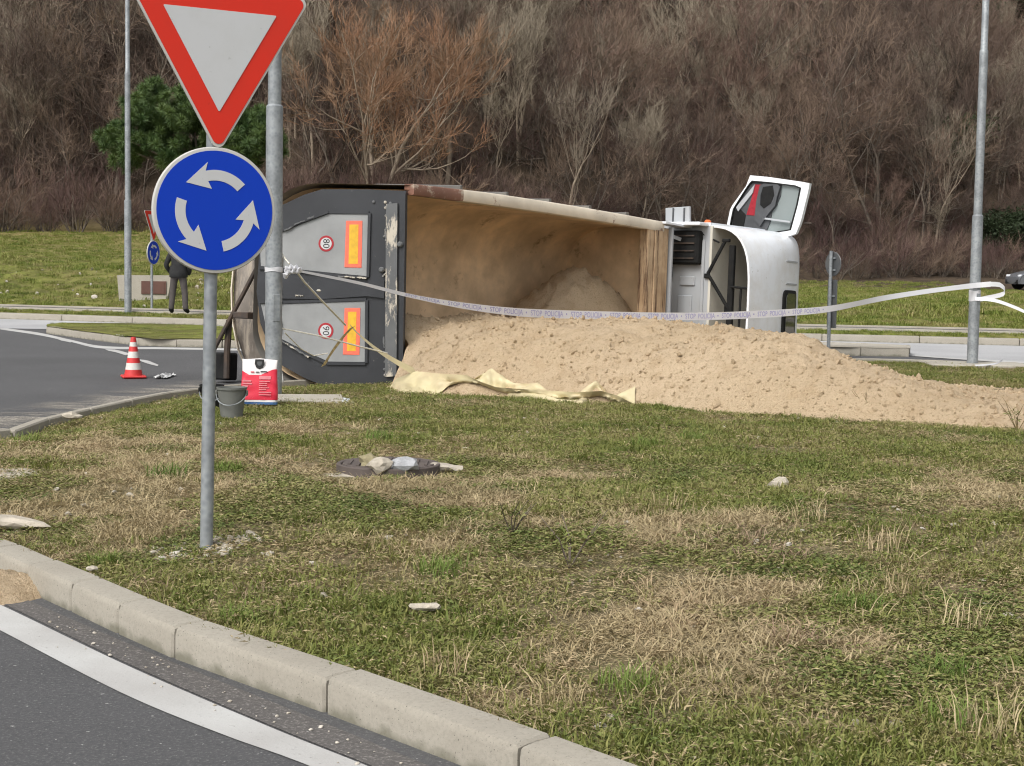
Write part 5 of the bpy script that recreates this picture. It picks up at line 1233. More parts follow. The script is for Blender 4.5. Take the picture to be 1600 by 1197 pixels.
def person(loc, rz):
    """standing, hands in front pockets, back to the camera"""
    import bmesh
    J = {'pel': (0, 0, .95), 'sp': (0, .01, 1.15), 'ch': (0, .02, 1.36), 'nk': (0, .01, 1.50), 'hd0': (0, -.005, 1.57), 'hd': (0, -.015, 1.66), 'hd2': (0, -.01, 1.74)}
    E = [('pel', 'sp'), ('sp', 'ch'), ('ch', 'nk'), ('nk', 'hd0'), ('hd0', 'hd'), ('hd', 'hd2')]; Rr = {'pel': (.165, .125), 'sp': (.165, .125), 'ch': (.18, .125), 'nk': (.062, .062), 'hd0': (.062, .072), 'hd': (.074, .092), 'hd2': (.055, .065)}
    for s, n_ in ((-1, 'l'), (1, 'r')):
        J.update({n_ + 'hp': (s * .10, 0, .88), n_ + 'kn': (s * .145, -.015, .50), n_ + 'an': (s * .175, .02, .10), n_ + 'fo': (s * .20, -.13, .045), n_ + 'sh': (s * .17, .02, 1.40), n_ + 'el': (s * .29, .06, 1.13), n_ + 'wr': (s * .23, -.10, .96), n_ + 'ha': (s * .19, -.14, .90)})
        E += [('pel', n_ + 'hp'), (n_ + 'hp', n_ + 'kn'), (n_ + 'kn', n_ + 'an'), (n_ + 'an', n_ + 'fo'), ('ch', n_ + 'sh'), (n_ + 'sh', n_ + 'el'), (n_ + 'el', n_ + 'wr'), (n_ + 'wr', n_ + 'ha')]
        Rr.update({n_ + 'hp': (.098, .10), n_ + 'kn': (.075, .078), n_ + 'an': (.062, .068), n_ + 'fo': (.05, .045), n_ + 'sh': (.088, .085), n_ + 'el': (.064, .064), n_ + 'wr': (.048, .048), n_ + 'ha': (.04, .045)})
    ks = list(J); me = bpy.data.meshes.new('body'); me.from_pydata([J[k] for k in ks], [(ks.index(a), ks.index(b)) for a, b in E], []); me.update()
    o = bpy.data.objects.new('body', me); COL.objects.link(o); md = o.modifiers.new('skin', 'SKIN')
    for i, k in enumerate(ks): me.skin_vertices[0].data[i].radius = Rr[k]; me.skin_vertices[0].data[i].use_root = (k == 'pel')
    o.modifiers.new('sub', 'SUBSURF').levels = 2; o.modifiers['sub'].render_levels = 2
    bpy.context.view_layer.update(); m2 = bpy.data.meshes.new_from_object(o.evaluated_get(bpy.context.evaluated_depsgraph_get())); bpy.data.objects.remove(o)
    for k in ('jacket', 'trousers', 'skin', 'black'): m2.materials.append(MT[k])
    for p in m2.polygons:
        z = p.center.z; x = abs(p.center.x); p.use_smooth = True
        p.material_index = 2 if z > 1.515 else (3 if z < .115 else (0 if (z > .86 and not (z < .90 and x < .1)) else 1))
    r_ = root('person', loc, 'person in black jacket and grey trousers standing on the footway', 'person'); r_.rotation_euler = (0, 0, rz); r_.scale = (1.0, 1.0, 1.0)
    b = obj('body', m2, None, r_)
    hr = MB(); rows = []
    for i in range(8):
        a = R(-25 + 115 * i / 7); rows.append([(.088 * math.cos(a) * math.cos(t), .012 + .105 * math.cos(a) * math.sin(t), 1.695 + .10 * math.sin(a)) for t in np.linspace(-.2, math.pi + .2, 17)])
    hr.grid(rows).build('hair', 'black', r_, 60)
    # face and jacket hem
    fc = MB(); fc.box((0, -.108, 1.66), (.022, .03, .045), None, .008); fc.build('nose', 'skin', r_)
    for s in (-1, 1):
        MB().box((s * .03, -.10, 1.68), (.022, .012, .012), None, .004).build('eye', 'black', r_); MB().box((s * .086, .0, 1.67), (.016, .04, .055), None, .006).build('ear', 'skin', r_)
    MB().box((0, -.10, 1.615), (.045, .012, .012), None, .004).build('mouth', 'red_fabric', r_)
    rows = [[(r1 * math.cos(t) * 1.0, .0 + r1 * .78 * math.sin(t), z) for t in np.linspace(0, 2 * math.pi, 25)[:-1]] for r1, z in ((.20, 1.12), (.212, .98), (.215, .86), (.195, .845))]
    MB().grid(rows, close=True).build('jacket_hem', 'jacket', r_, 60)
    return r_
pp = at_z(279, 489, .26); pp = Vector((pp.x, pp.y, 0)); person((pp.x, pp.y, terr_z(pp.x, pp.y) + .06), R(172))

def car(loc, rz, label):
    o = root('parked_car', loc, label, 'car'); o.rotation_euler = (0, 0, rz)
    # side outline, front at -x; lofted across the width with tumblehome
    low = [(-2.0, .28), (-2.02, .45), (-1.98, .62), (-1.85, .74), (-1.5, .86), (-1.05, .95), (1.0, 1.0), (1.85, 1.0), (1.98, .8), (2.0, .5), (1.95, .28)]
    rows = []
    for y, k, dz in ((-.84, .965, -.02), (-.87, .985, 0), (-.80, 1.0, .01), (-.4, 1.01, .03), (0, 1.015, .04), (.4, 1.01, .03), (.80, 1.0, .01), (.87, .985, 0), (.84, .965, -.02)):
        rows.append([(x * k, y, z + (dz if z > .5 else 0)) for x, z in low])
    b = MB().grid(rows); n_ = len(low); b.f.append(tuple(range(n_))); b.f.append(tuple(range(8 * n_, 9 * n_))); b.build('body', 'car_paint', o, 35)
    cab_ = [(-1.05, .95), (-.45, 1.38), (-.1, 1.47), (.9, 1.49), (1.45, 1.38), (1.85, 1.0)]
    rows = [[(x, s * (.80 - .32 * max(0, z - .95)) , z) for x, z in cab_] for s in (-1, -.5, 0, .5, 1)]
    g = MB().grid(rows); g.f.append(tuple(range(6))); g.f.append(tuple(range(24, 30))); g.build('cabin', 'car_paint', o, 35)
    for s in (-1, 1):
        for (a, b2, c, d) in (((-.85, 1.0), (-.42, 1.33), (.12, 1.40), (.12, 1.0)), ((.2, 1.0), (.2, 1.40), (.85, 1.42), (1.2, 1.02))):
            MB().prism([a, b2, c, d], lambda x, z: (x, s * (.812 - .32 * (z - .95)), z), lambda x, z: (x, s * (.80 - .32 * (z - .95)), z)).build('side_window', 'car_glass', o)
    MB().add([(-1.02, y, .99) for y in (-.68, .68)] + [(-.47, y, 1.385) for y in (.58, -.58)], [(0, 1, 2, 3)]).build('windscreen', 'car_glass', o)
    for s in (-1, 1):
        MB().box((-1.86, s * .62, .70), (.22, .34, .13), Matrix.Rotation(R(18 * s), 3, 'Z'), .04).build('headlight', 'lamp', o)
        for x in (-1.25, 1.25):
            m = Matrix.Rotation(R(90), 3, 'X')
            w = MB().lathe([(.2, -.1), (.30, -.1), (.32, -.07), (.32, .07), (.30, .1), (.2, .1)], 28, (x, s * .79, .32), m).build('wheel', 'black', o, 40)
            r_ = MB().lathe([(.205, -.09), (.225, -.1), (.225, .1), (.205, .09)], 28, (x, s * .79, .32), m)
            for k in range(5): r_.box(Vector((x, s * .885, .32)) + Vector((.11 * math.cos(k * 1.2566), 0, .11 * math.sin(k * 1.2566))), (.21, .02, .055), Matrix.Rotation(-k * 1.2566, 3, 'Y'))
            r_.build('rim', 'alloy', w)
            MB().lathe([(.33, -.02), (.37, -.02), (.37, .03), (.33, .03)], 24, (x, s * .86, .34), m).build('wheel_arch', 'black', o, 40)
    MB().box((-1.98, 0, .40), (.10, 1.5, .26), None, .04).build('front_bumper', 'black', o); MB().box((1.97, 0, .42), (.10, 1.5, .24), None, .04).build('rear_bumper', 'black', o)
    return o
cp = at_y(1592.5, 451, 84); car((cp.x + 1.5, 84.0, terr_z(cp.x + 1.0, 84) + .04), R(8), 'grey hatchback parked on the far field edge below the woods')
# ================================================================== VEGETATION
def blades(n, rad, h, w, lean, seed, flat=0.0, hvar=.5):
    r = np.random.default_rng(seed); V = []; Fc = []
    for i in range(n):
        a = r.uniform(0, 6.283); d = rad * math.sqrt(r.random()); bx, by = d * math.cos(a), d * math.sin(a); hh = h * (1 - hvar * r.random()); ww = w * r.uniform(.6, 1.2)
        la = r.uniform(0, 6.283); le = lean * r.uniform(.3, 1.2) * hh; fx, fy = math.cos(la + 1.57) * ww / 2, math.sin(la + 1.57) * ww / 2; lx, ly = math.cos(la) * le, math.sin(la) * le
        z0 = -.01; z1 = hh * .6 * (1 - flat); z2 = hh * (1 - flat) * r.uniform(.75, 1.0) + .002; o = len(V)
        V += [(bx - fx, by - fy, z0), (bx + fx, by + fy, z0), (bx + lx * .4 + fx * .8, by + ly * .4 + fy * .8, z1), (bx + lx * .4 - fx * .8, by + ly * .4 - fy * .8, z1), (bx + lx, by + ly, z2)]
        Fc += [(o, o + 1, o + 2), (o, o + 2, o + 3), (o + 3, o + 2, o + 4)]
    return V, Fc
def leaves(n, rad, L, w, seed, rise=.5):
    """rosette of small flat leaves (clover, plantain)"""
    r = np.random.default_rng(seed); V = []; Fc = []
    for i in range(n):
        a = r.uniform(0, 6.283); d = rad * math.sqrt(r.random()); c = Vector((d * math.cos(a), d * math.sin(a), .006 + .022 * r.random())); la = r.uniform(0, 6.283); l_ = L * r.uniform(.5, 1.2); ww = w * r.uniform(.6, 1.2)
        t = Vector((math.cos(la), math.sin(la), rise * r.uniform(-.3, 1))); s = Vector((-math.sin(la), math.cos(la), r.uniform(-.5, .5))); o = len(V)
        V += [c, c + t * l_ * .5 + s * ww / 2, c + t * l_ + Vector((0, 0, -.006)), c + t * l_ * .5 - s * ww / 2]; Fc += [(o, o + 1, o + 2), (o, o + 2, o + 3)]
    return V, Fc
def bm_(name, VF, mat): return np_mesh(name, [tuple(p) for p in VF[0]], VF[1], mat)
pg = proto_col('grass_tuft', [bm_('grass_tuft', blades(36, .09, .05, .0055, 1.2, i, .2), 'grass') for i in range(5)])
pd = proto_col('dry_tuft', [bm_('dry_tuft', blades(24, .10, .075, .005, 1.6, 20 + i, .45), 'dry') for i in range(5)])
pw = proto_col('weed', [bm_('weed', leaves(46, .10, .027, .0105, 40 + i), 'weed') for i in range(5)])
pl_ = proto_col('litter', [bm_('litter', leaves(24, .12, .04, .006, 60 + i, .2), 'dry') for i in range(4)])
# positions on the island: inside the outline, within reach of the camera
NTOT = 150000
X = rng.uniform(-6.5, 8.5, NTOT); Y = rng.uniform(3.2, 26, NTOT)
mk = inpoly(X, Y, ISL) & (dpoly(X, Y, ISL + [ISL[0]]) > 0.17) & (np.abs(X) < 0.36 * Y + 1.4)
mk &= ~inpoly(X, Y, SANDP) & (np.hypot(X - mc.x, Y - mc.y) > .44)
s_ = (X - P0.x) * F.x + (Y - P0.y) * F.y; u_ = (X - P0.x) * U.x + (Y - P0.y) * U.y
mk &= ~((u_ < .05) & (u_ > -3.2) & (s_ > -1.0 + 0 * u_) & (s_ < 9)) | ((s_ < K * u_ - .1) & mk)
keepd = np.clip(1.25 - Y / 26, .35, 1.0); mk &= rng.random(NTOT) < keepd
X, Y = X[mk], Y[mk]; n = len(X); Zg = island_z(X, Y)
na = fbm(X, Y, .75, 4, 61); nb = fbm(X, Y, 1.9, 4, 62); nc = fbm(X, Y, .45, 3, 63); r0 = rng.random(n)
bare = (fbm(X, Y, 1.2, 4, 65) < .425) & (r0 < .75)
left_dry = sstep(1.5, -3.0, X) * .10
far_g = sstep(9.0, 13.0, Y) * .22
is_green = ~bare & (na + far_g - left_dry + .16 * (rng.random(n) - .5) > .505)
is_weed = ~bare & ~is_green & (nb + .16 * (rng.random(n) - .5) > .50) & (Y < 16)
is_dry = ~bare & ~is_green & ~is_weed
def put(name, col, m, lo, hi, label, cat, npro, zs=1.0):
    k = int(m.sum()); sc_ = rng.uniform(lo, hi, k); rot = np.stack([rng.normal(0, .12, k), rng.normal(0, .12, k), rng.uniform(0, 6.28, k)], 1)
    return scatter(name, col, np.stack([X[m], Y[m], Zg[m]], 1), rot, np.stack([sc_, sc_, sc_ * zs * rng.uniform(.7, 1.2, k)], 1), label, cat, npro)
put('short_grass', pg, is_green, .7, 1.35, 'short green grass growing in patches over the island', 'grass', 5)
put('dead_grass', pd, is_dry, .6, 1.25, 'flattened straw coloured dead grass between the green patches', 'dry grass', 5)
put('low_weeds', pw, is_weed | (is_green & (rng.random(n) < .35)), .6, 1.2, 'small dark green leafy weeds hugging the soil', 'weeds', 5)
put('leaf_litter', pl_, rng.random(n) < .30, .6, 1.2, 'scattered dry brown leaf litter on the soil', 'leaf litter', 4)
# pebbles
pb_ = proto_col('pebble', [rock_mesh(200 + i, 2, .4, .6, 'pebble') for i in range(5)])
k = 2600; px_ = rng.uniform(-6, 8, k); py_ = rng.uniform(3.5, 18, k); m = inpoly(px_, py_, ISL) & ~inpoly(px_, py_, SANDP) & ((fbm(px_, py_, .8, 3, 71) > .52) | (rng.random(k) < .2)) & (np.abs(px_) < .36 * py_ + 1)
px_, py_ = px_[m], py_[m]
# gravel collar round the sign post and by the kerbs
a = rng.uniform(0, 6.28, 130); d = .05 + .19 * np.abs(rng.normal(0, .55, 130)); px_ = np.concatenate([px_, SB.x + d * np.cos(a) * 1.2, rng.uniform(-2.9, -2.0, 40)]); py_ = np.concatenate([py_, SB.y + .05 + d * np.sin(a), rng.uniform(14.6, 17.2, 40)])
m = inpoly(px_, py_, ISL) & (dpoly(px_, py_, ISL + [ISL[0]]) > .19); px_, py_ = px_[m], py_[m]
k = len(px_); sz = .006 + .018 * rng.random(k) ** 2.2; sz[-150:] *= 1.15
scatter('pebbles', pb_, np.stack([px_, py_, island_z(px_, py_) + .008], 1), rng.uniform(-3, 3, (k, 3)) * np.array([.15, .15, 1]), np.stack([sz * rng.uniform(.9, 1.7, k), sz, sz], 1), 'small chalky pebbles strewn through the island grass', 'pebbles', 5)
# grit on the asphalt beside the near kerb
kx = catmull([tuple(at_z(x, y, 0).xy) for x, y in [(900, 1290), (705, 1212), (500, 1128), (270, 1036), (100, 965)]], .05); k = 70
ii = rng.integers(0, len(kx), k); off = np.abs(rng.normal(0, .13, k)) + .02; gxx = kx[ii, 0] - off * .66; gyy = kx[ii, 1] - off * .75
sz = .003 + .007 * rng.random(k) ** 3
scatter('road_grit', pb_, np.stack([gxx, gyy, np.full(k, .006)], 1), rng.uniform(-3, 3, (k, 3)) * np.array([.1, .1, 1]), np.stack([sz, sz, sz], 1), 'fine pale grit along the gutter of the near kerb', 'grit', 5)

# bright and dry tussocks one can pick out
tus_g = [bm_('blades', blades(150, .11, .11, .0042, 1.3, 300 + i, .05, .7), 'lush') for i in range(3)]
tus_r = [bm_('blades', blades(90, .16, .10, .004, 1.7, 320 + i, .25), 'redgrass') for i in range(2)]
tus_d = [bm_('blades', blades(60, .10, .16, .004, .8, 330 + i, 0, .7), 'dry') for i in range(2)]
def tuft(px, py, mesh, sc_, name, label, cat, group):
    p = at_z(px, py, .15); p = at_z(px, py, gz(p)); o = obj(name, mesh); o.location = (p.x, p.y, gz(p)); o.scale = (sc_,) * 3; o.rotation_euler = (0, 0, random.uniform(0, 6)); return tag(o, label, cat, group)
G_ = 'bright green tussocks on the island'
for i, (x, y, s, lb) in enumerate([(160, 886, .9, 'bright green grass tussock beside a small white stone close to the kerb'), (368, 976, 1.0, 'bright green grass tussock at the kerb next to a flat reddish dead tussock'), (690, 898, 1.15, 'wide bright green grass tussock behind the elongated chalky stone'), (1336, 953, 1.0, 0), (1482, 1058, .95, 0), (1492, 1135, 1.0, 0), (985, 1082, 1.1, 0), (962, 784, .8, 'small bright green grass tussock beyond the thin grey stone'), (262, 747, 1.3, 'bright green grass tussock on the road side of the sign post'), (352, 738, 1.1, 'bright green grass tussock between the sign post and the manhole cover'), (605, 757, .7, 'small bright green grass tussock against the rim of the manhole cover'), (590, 690, 1.2, 'bright green grass tussock behind the stones on the manhole cover'), (42, 693, 1.3, 'bright green grass tussock just inside the rear kerb near the pale slab'), (1010, 700, 1.3, 0), (1080, 690, 1.1, 0)]):
    tuft(x, y, tus_g[i % 3], s, 'grass_tussock', lb or 'bright green grass tussock standing alone in open turf away from any stone', 'grass', G_)
for i, (x, y, s) in enumerate([(235, 918, 1.0), (1160, 845, 1.3), (1210, 872, 1.2), (1260, 1010, 1.0), (400, 932, .8)]):
    tuft(x, y, tus_r[i % 2], s, 'dry_tussock', 'reddish brown dead grass tussock lying flat on the island', 'dry grass', 'reddish dead tussocks on the island')
for i, (x, y, s) in enumerate([(1265, 815, 1.1), (1490, 985, 1.2), (700, 1060, 1.0), (1040, 800, 1.0), (1545, 1150, 1.2), (1370, 860, 1.2), (880, 1110, .9), (1420, 930, 1.0)]):
    tuft(x, y, tus_d[i % 2], s, 'straw_tussock', 'upright straw coloured grass tussock with thin stalks on the island', 'dry grass', 'straw tussocks on the island')
# spindly weed with dark branching stems
def spindly(px, py, h, label, mat='dark_steel', seed=3):
    p = at_z(px, py, .15); o = root('weed_plant', (p.x, p.y, gz(p)), label, 'plant'); r = random.Random(seed)
    for k in range(6):
        a = r.uniform(0, 6.28); l_ = h * r.uniform(.6, 1.1); P = [(0, 0, 0), (.25 * l_ * math.cos(a), .25 * l_ * math.sin(a), .45 * l_), (.6 * l_ * math.cos(a + .3), .6 * l_ * math.sin(a + .3), .85 * l_)]
        st = MB().tube(P, [.004, .003, .0015], 5).build('stem', mat, o)
        vv, ff = leaves(7, .03, .05, .018, seed * 9 + k, 1.0); lm = bm_('leaf_spray', (vv, ff), 'weed'); lv = obj('leaf_spray', lm, None, o); lv.location = P[1]
    return o
spindly(890, 895, .30, 'spindly weed with dark bare stems rising from green leaves', 'bark')
spindly(800, 850, .22, 'bushy green weed with narrow leaves near the island centre', 'bark', 5)
for i, (x, y) in enumerate([(1360, 652), (1590, 672)]): spindly(x, y, .34, ['thin dry weed at the edge of the sand heap', 'yellowish weed sprig at the far end of the sand edge'][i], 'rope_brown', 11 + i)

# ------------------------------------------------------------------ field grass on the far bank
pf = proto_col('field_tuft', [bm_('field_tuft', blades(40, .30, .16, .022, .9, 80 + i, .1), 'fieldtuft') for i in range(4)])
k = 42000; fx = rng.uniform(-24, 34, k); fd = rng.uniform(.2, 1, k) ** 1.0 * 46; fy = FKY(np.clip(fx, -25, 25)) + .25 + rng.random(k) ** 1.4 * 60
m = (np.abs(fx) < .36 * fy + 2) & (fy < 76 + 28 * sstep(-6, 22, fx * 55 / fy)) & ~((fy - FKY(np.clip(fx, -25, 25)) > 1.2) & (fy - FKY(np.clip(fx, -25, 25)) < 2.35))
m &= ~((np.abs(fx - cp.x - 1.5) < 3.5) & (fy > 68) & (fy < 92))
hid = (fx > -5.5) & (fx < 6.0) & (fy < 45); m &= ~(hid & (rng.random(k) < .7)); fx, fy = fx[m], fy[m]; k = len(fx); tus = fbm(fx, fy, .5, 3, 91); near = fy - FKY(np.clip(fx, -25, 25)) < 3
sz = np.where(near, .35, .55 + 1.2 * np.maximum(0, tus - .5)) * rng.uniform(.6, 1.3, k)
scatter('field_grass', pf, np.stack([fx, fy, terr(fx, fy)], 1), np.stack([rng.normal(0, .1, k), rng.normal(0, .1, k), rng.uniform(0, 6.28, k)], 1), np.stack([sz, sz, sz], 1), 'rough winter grass on the bank and field beyond the road', 'grass', 4)
# grass on the left splitter
k = 900; gx_ = rng.uniform(-12, 0, k); gy_ = rng.uniform(24, 36, k); pol = [tuple(p) for p in spl] + [tuple(p) for p in spb]; m = inpoly(gx_, gy_, pol); gx_, gy_ = gx_[m], gy_[m]; k = len(gx_)
scatter('splitter_grass', pf, np.stack([gx_, gy_, np.full(k, .13)], 1), np.stack([np.zeros(k), np.zeros(k), rng.uniform(0, 6.28, k)], 1), np.full((k, 3), .28), 'short grass on the traffic splitter island', 'grass', 4)
# pale stones on the left bank
k = 110; bx_ = rng.uniform(-16, -3, k); by_ = FKY(bx_) + rng.uniform(3.2, 9, k); sz = .02 + .045 * rng.random(k) ** 3
scatter('bank_stones', pb_, np.stack([bx_, by_, terr(bx_, by_) + sz * .6], 1), rng.uniform(-3, 3, (k, 3)), np.stack([sz * 1.3, sz, sz], 1), 'pale stones scattered over the grass bank', 'stones', 5)

# ------------------------------------------------------------------ bare winter trees
class TB:
    def __init__(s, seed): s.r = np.random.default_rng(seed); s.v = []; s.f = []; s.tv = []; s.tf = []
    def limb(s, P, R_, n=4):
        o = len(s.v)
        for i, p in enumerate(P):
            t = (P[min(i + 1, len(P) - 1)] - P[max(i - 1, 0)]); t = t / (np.linalg.norm(t) + 1e-9); a = np.cross(t, [.31, .87, .38]); a /= np.linalg.norm(a) + 1e-9; b = np.cross(t, a)
            for k in range(n): s.v.append(p + (a * math.cos(6.283 * k / n) + b * math.sin(6.283 * k / n)) * R_[i])
        for i in range(len(P) - 1):
            for k in range(n): A, B = o + i * n + k, o + i * n + (k + 1) % n; s.f += [(A, B, B + n), (A, B + n, A + n)]
    def twig(s, p, d, L, w):
        o = len(s.tv); q = np.cross(d, s.r.normal(size=3)); q /= np.linalg.norm(q) + 1e-9; m = p + d * L * .55 + s.r.normal(size=3) * L * .08; e = p + d * L + np.array([0, 0, .06 * L]) + s.r.normal(size=3) * L * .1
        s.tv += [p - q * w / 2, p + q * w / 2, m + q * w * .35, m - q * w * .35, e]; s.tf += [(o, o + 1, o + 2), (o, o + 2, o + 3), (o + 3, o + 2, o + 4)]
    def grow(s, p, d, L, rad, lev, maxlev, up, spread, twl, tww, ntw):
        n = 4; P = [p]; dd = d.copy()
        for i in range(n): dd = dd + s.r.normal(size=3) * .14 + np.array([0, 0, up]); dd /= np.linalg.norm(dd); P.append(P[-1] + dd * L / n)
        R_ = [rad * (1 - .55 * i / n) for i in range(n + 1)]
        if rad > .012: s.limb(P, R_, 5 if lev == 0 else 3)
        else:
            for i in range(n): s.twig(P[i], (P[i + 1] - P[i]) / (np.linalg.norm(P[i + 1] - P[i]) + 1e-9), L / n * 1.1, max(.012, rad * 1.6))
        if lev >= maxlev:
            for k in range(ntw):
                t = s.r.uniform(.15, 1); i = min(int(t * n), n - 1); q = P[i] + (P[i + 1] - P[i]) * (t * n - i); e = dd + s.r.normal(size=3) * spread; e[2] += .25; e /= np.linalg.norm(e); s.twig(q, e, twl * s.r.uniform(.5, 1.2), tww)
            return
        nb = s.r.integers(3, 5) if lev else s.r.integers(5, 8)
        for k in range(nb):
            t = s.r.uniform(.32 if lev == 0 else .2, 1.0); i = min(int(t * n), n - 1); q = P[i] + (P[i + 1] - P[i]) * (t * n - i); e = dd + s.r.normal(size=3) * spread; e[2] += .12; e /= np.linalg.norm(e)
            s.grow(q, e, L * s.r.uniform(.5, .72), R_[i] * .55, lev + 1, maxlev, up, spread, twl, tww, ntw)
        s.grow(P[-1], dd, L * .6, R_[-1] * .8, lev + 1, maxlev, up, spread, twl, tww, ntw)
    def meshes(s, nm, bark, twig):
        return np_mesh(nm + '_trunk', s.v, s.f, bark), np_mesh(nm + '_crown', s.tv, s.tf, twig)
    def joined(s, nm, bark, twig):
        o = len(s.v); me = np_mesh(nm, list(s.v) + list(s.tv), list(s.f) + [tuple(i + o for i in f) for f in s.tf]); me.materials.append(MT[bark]); me.materials.append(MT[twig])
        mi = np.zeros(len(s.f) + len(s.tf), np.int32); mi[len(s.f):] = 1; me.polygons.foreach_set('material_index', mi); return me
def tree(seed, h, rad, maxlev=3, up=.05, spread=.55, twl=.7, tww=.016, ntw=8):
    t = TB(seed); t.grow(np.zeros(3), np.array([0, 0, 1.0]), h * .5, rad, 0, maxlev, up, spread, twl, tww, ntw); return t
def shrub(seed, h, nst=9, tw=12, tww=.014):
    t = TB(seed)
    for k in range(nst):
        a = t.r.uniform(0, 6.28); e = np.array([math.cos(a) * .5, math.sin(a) * .5, 1.0]); e /= np.linalg.norm(e); t.grow(np.array([math.cos(a) * .2, math.sin(a) * .2, 0]), e, h * t.r.uniform(.4, .6), .03, 1, 2, .04, .5, h * .22, tww, tw)
    return t
TR = [tree(500 + i, 7.5 + .8 * i, .11, 3, .05, .55, .85, .018, 8) for i in range(4)]
wt = proto_col('bare_tree', [t.joined('bare_tree', 'bark', 'twig') for t in TR] + [tree(520, 8, .10, 3, .09, .42, .8, .018, 8).joined('bare_tree', 'bark_pale', 'twig_pale')])
SH = [shrub(540 + i, 3.2) for i in range(3)]
ws = proto_col('bare_shrub', [t.joined('bare_shrub', 'bark', 'twig_mauve') for t in SH[:2]] + [SH[2].joined('bare_shrub', 'bark', 'twig')])
def forest_y(x, y): return 76 + 28 * sstep(-6, 22, x * 55 / np.maximum(y, 30))
k = 3600; wx = rng.uniform(-62, 66, k); wy = rng.uniform(76, 165, k); fyy = forest_y(wx, wy); m = (wy > fyy + 4) & (np.abs(wx) < .34 * wy + 6) & (rng.random(k) < np.clip(1.15 - (wy - fyy) / 90, .35, 1)); wx, wy = wx[m], wy[m]; k = len(wx)
sz = rng.uniform(.55, 1.35, k) * (0.8 + .5 * (fbm(wx, wy, .09, 2, 97) - .3))
scatter('winter_woodland', wt, np.stack([wx, wy, terr(wx, wy) - .1], 1), np.stack([rng.normal(0, .06, k), rng.normal(0, .06, k), rng.uniform(0, 6.28, k)], 1), np.stack([sz, sz, sz * rng.uniform(.85, 1.15, k)], 1), 'dense leafless brown woodland covering the hillside', 'woodland', 5)
k = 3600; wx = rng.uniform(-50, 60, k); wy = rng.uniform(72, 135, k); fyy = forest_y(wx, wy); m = (wy > fyy - 1) & (wy < fyy + 26) & (np.abs(wx) < .34 * wy + 5) & ((wy < fyy + 7) | (rng.random(k) < .5)); wx, wy = wx[m], wy[m]; k = len(wx); sz = rng.uniform(.5, 1.25, k)
scatter('bare_thicket', ws, np.stack([wx, wy, terr(wx, wy) - .1], 1), np.stack([rng.normal(0, .08, k), rng.normal(0, .08, k), rng.uniform(0, 6.28, k)], 1), np.stack([sz, sz, sz], 1), 'mauve brown leafless thicket along the foot of the wooded hill', 'thicket', 3)
# trees one can tell apart
def put_tree(name, tm, px, py_base, y, h_scale, label, cat='tree', group=None, rz=0):
    p = at_y(px, py_base, y); z = terr_z(p.x, y); o = root(name, (p.x, y, z - .1), label, cat, group); o.rotation_euler = (0, 0, rz); o.scale = (h_scale,) * 3
    a = obj('trunk', tm[0], None, o); b = obj('crown', tm[1], None, o); return o
def spread_tree(seed, h, nst, twm, barkm, ntw, spread=.5, up=.06, rad=.16, tww=.022, twl=1.0):
    t = TB(seed)
    for k in range(nst):
        a = 6.28 * k / nst + t.r.uniform(-.4, .4); e = np.array([math.cos(a) * .42, math.sin(a) * .42, 1.0]); e /= np.linalg.norm(e); t.grow(np.array([math.cos(a) * .15, math.sin(a) * .15, 0]), e, h * .42, rad, 0, 3, up, spread, twl, tww, ntw)
    return t.meshes('willow', barkm, twm)
put_tree('willow_tree', spread_tree(601, 12.0, 3, 'twig_orange', 'bark_pale', 11), 585, 350, 79, 1.0, 'large leafless willow with orange brown twigs and pale limbs behind the tipper')
put_tree('willow_tree', spread_tree(605, 11.0, 2, 'twig_orange', 'bark_pale', 10), 690, 350, 82, .95, 'smaller orange twigged leafless tree to one side of the large willow')
pale = [tree(620 + i, 8.5, .085, 3, .10, .40, .7, .016, 6).meshes('pale_tree', 'bark_pale', 'twig_pale') for i in range(3)]
for i, (x, y, s) in enumerate([(30, 82, .85), (70, 84, .75), (120, 86, .8), (475, 84, .9), (755, 90, 1.0), (790, 94, .95), (830, 96, 1.0), (860, 92, .7), (905, 98, .9), (1010, 104, .9), (1050, 108, .8), (1180, 110, 1.0), (1240, 112, .9), (1305, 110, .8), (1420, 112, .9), (1590, 112, .8)]):
    put_tree('pale_tree', pale[i % 3], x, 380, y, s, {120: 'slender pale barked leafless tree next to the pine, on its open side', 475: 'slender pale barked leafless tree between the pine and the orange willow', 860: 'shortest slender pale leafless tree above the tipper rail', 1180: 'slender pale leafless tree right behind the open cab door', 1590: 'slender pale leafless tree behind the parked car'}.get(x, 'slender leafless tree with pale bark at the front of the hillside wood'), 'tree', 'pale barked trees at the wood edge', i * 1.3)
# conifer and ivy-green shrubs among the wood
def leafy(seed, n, rx, ry, rz_, zc, leaf, mat, clumps=30, csz=.5):
    r = np.random.default_rng(seed); C = r.normal(size=(clumps, 3)); C /= np.linalg.norm(C, axis=1)[:, None]; C *= r.uniform(.55, 1, (clumps, 1)); C = C * [rx, ry, rz_] + [0, 0, zc]
    i = r.integers(0, clumps, n); p = C[i] + r.normal(size=(n, 3)) * csz * [1, 1, .7]; d = r.normal(size=(n, 3)); d[:, 2] += .5; d /= np.linalg.norm(d, axis=1)[:, None]; q = np.cross(d, r.normal(size=(n, 3))); q /= np.linalg.norm(q, axis=1)[:, None] + 1e-9
    L = leaf * r.uniform(.6, 1.3, (n, 1)); w = L * .22; V = np.stack([p - q * w, p + q * w, p + d * L], 1).reshape(-1, 3); return np_mesh('crown', V, np.arange(3 * n).reshape(-1, 3), mat), C
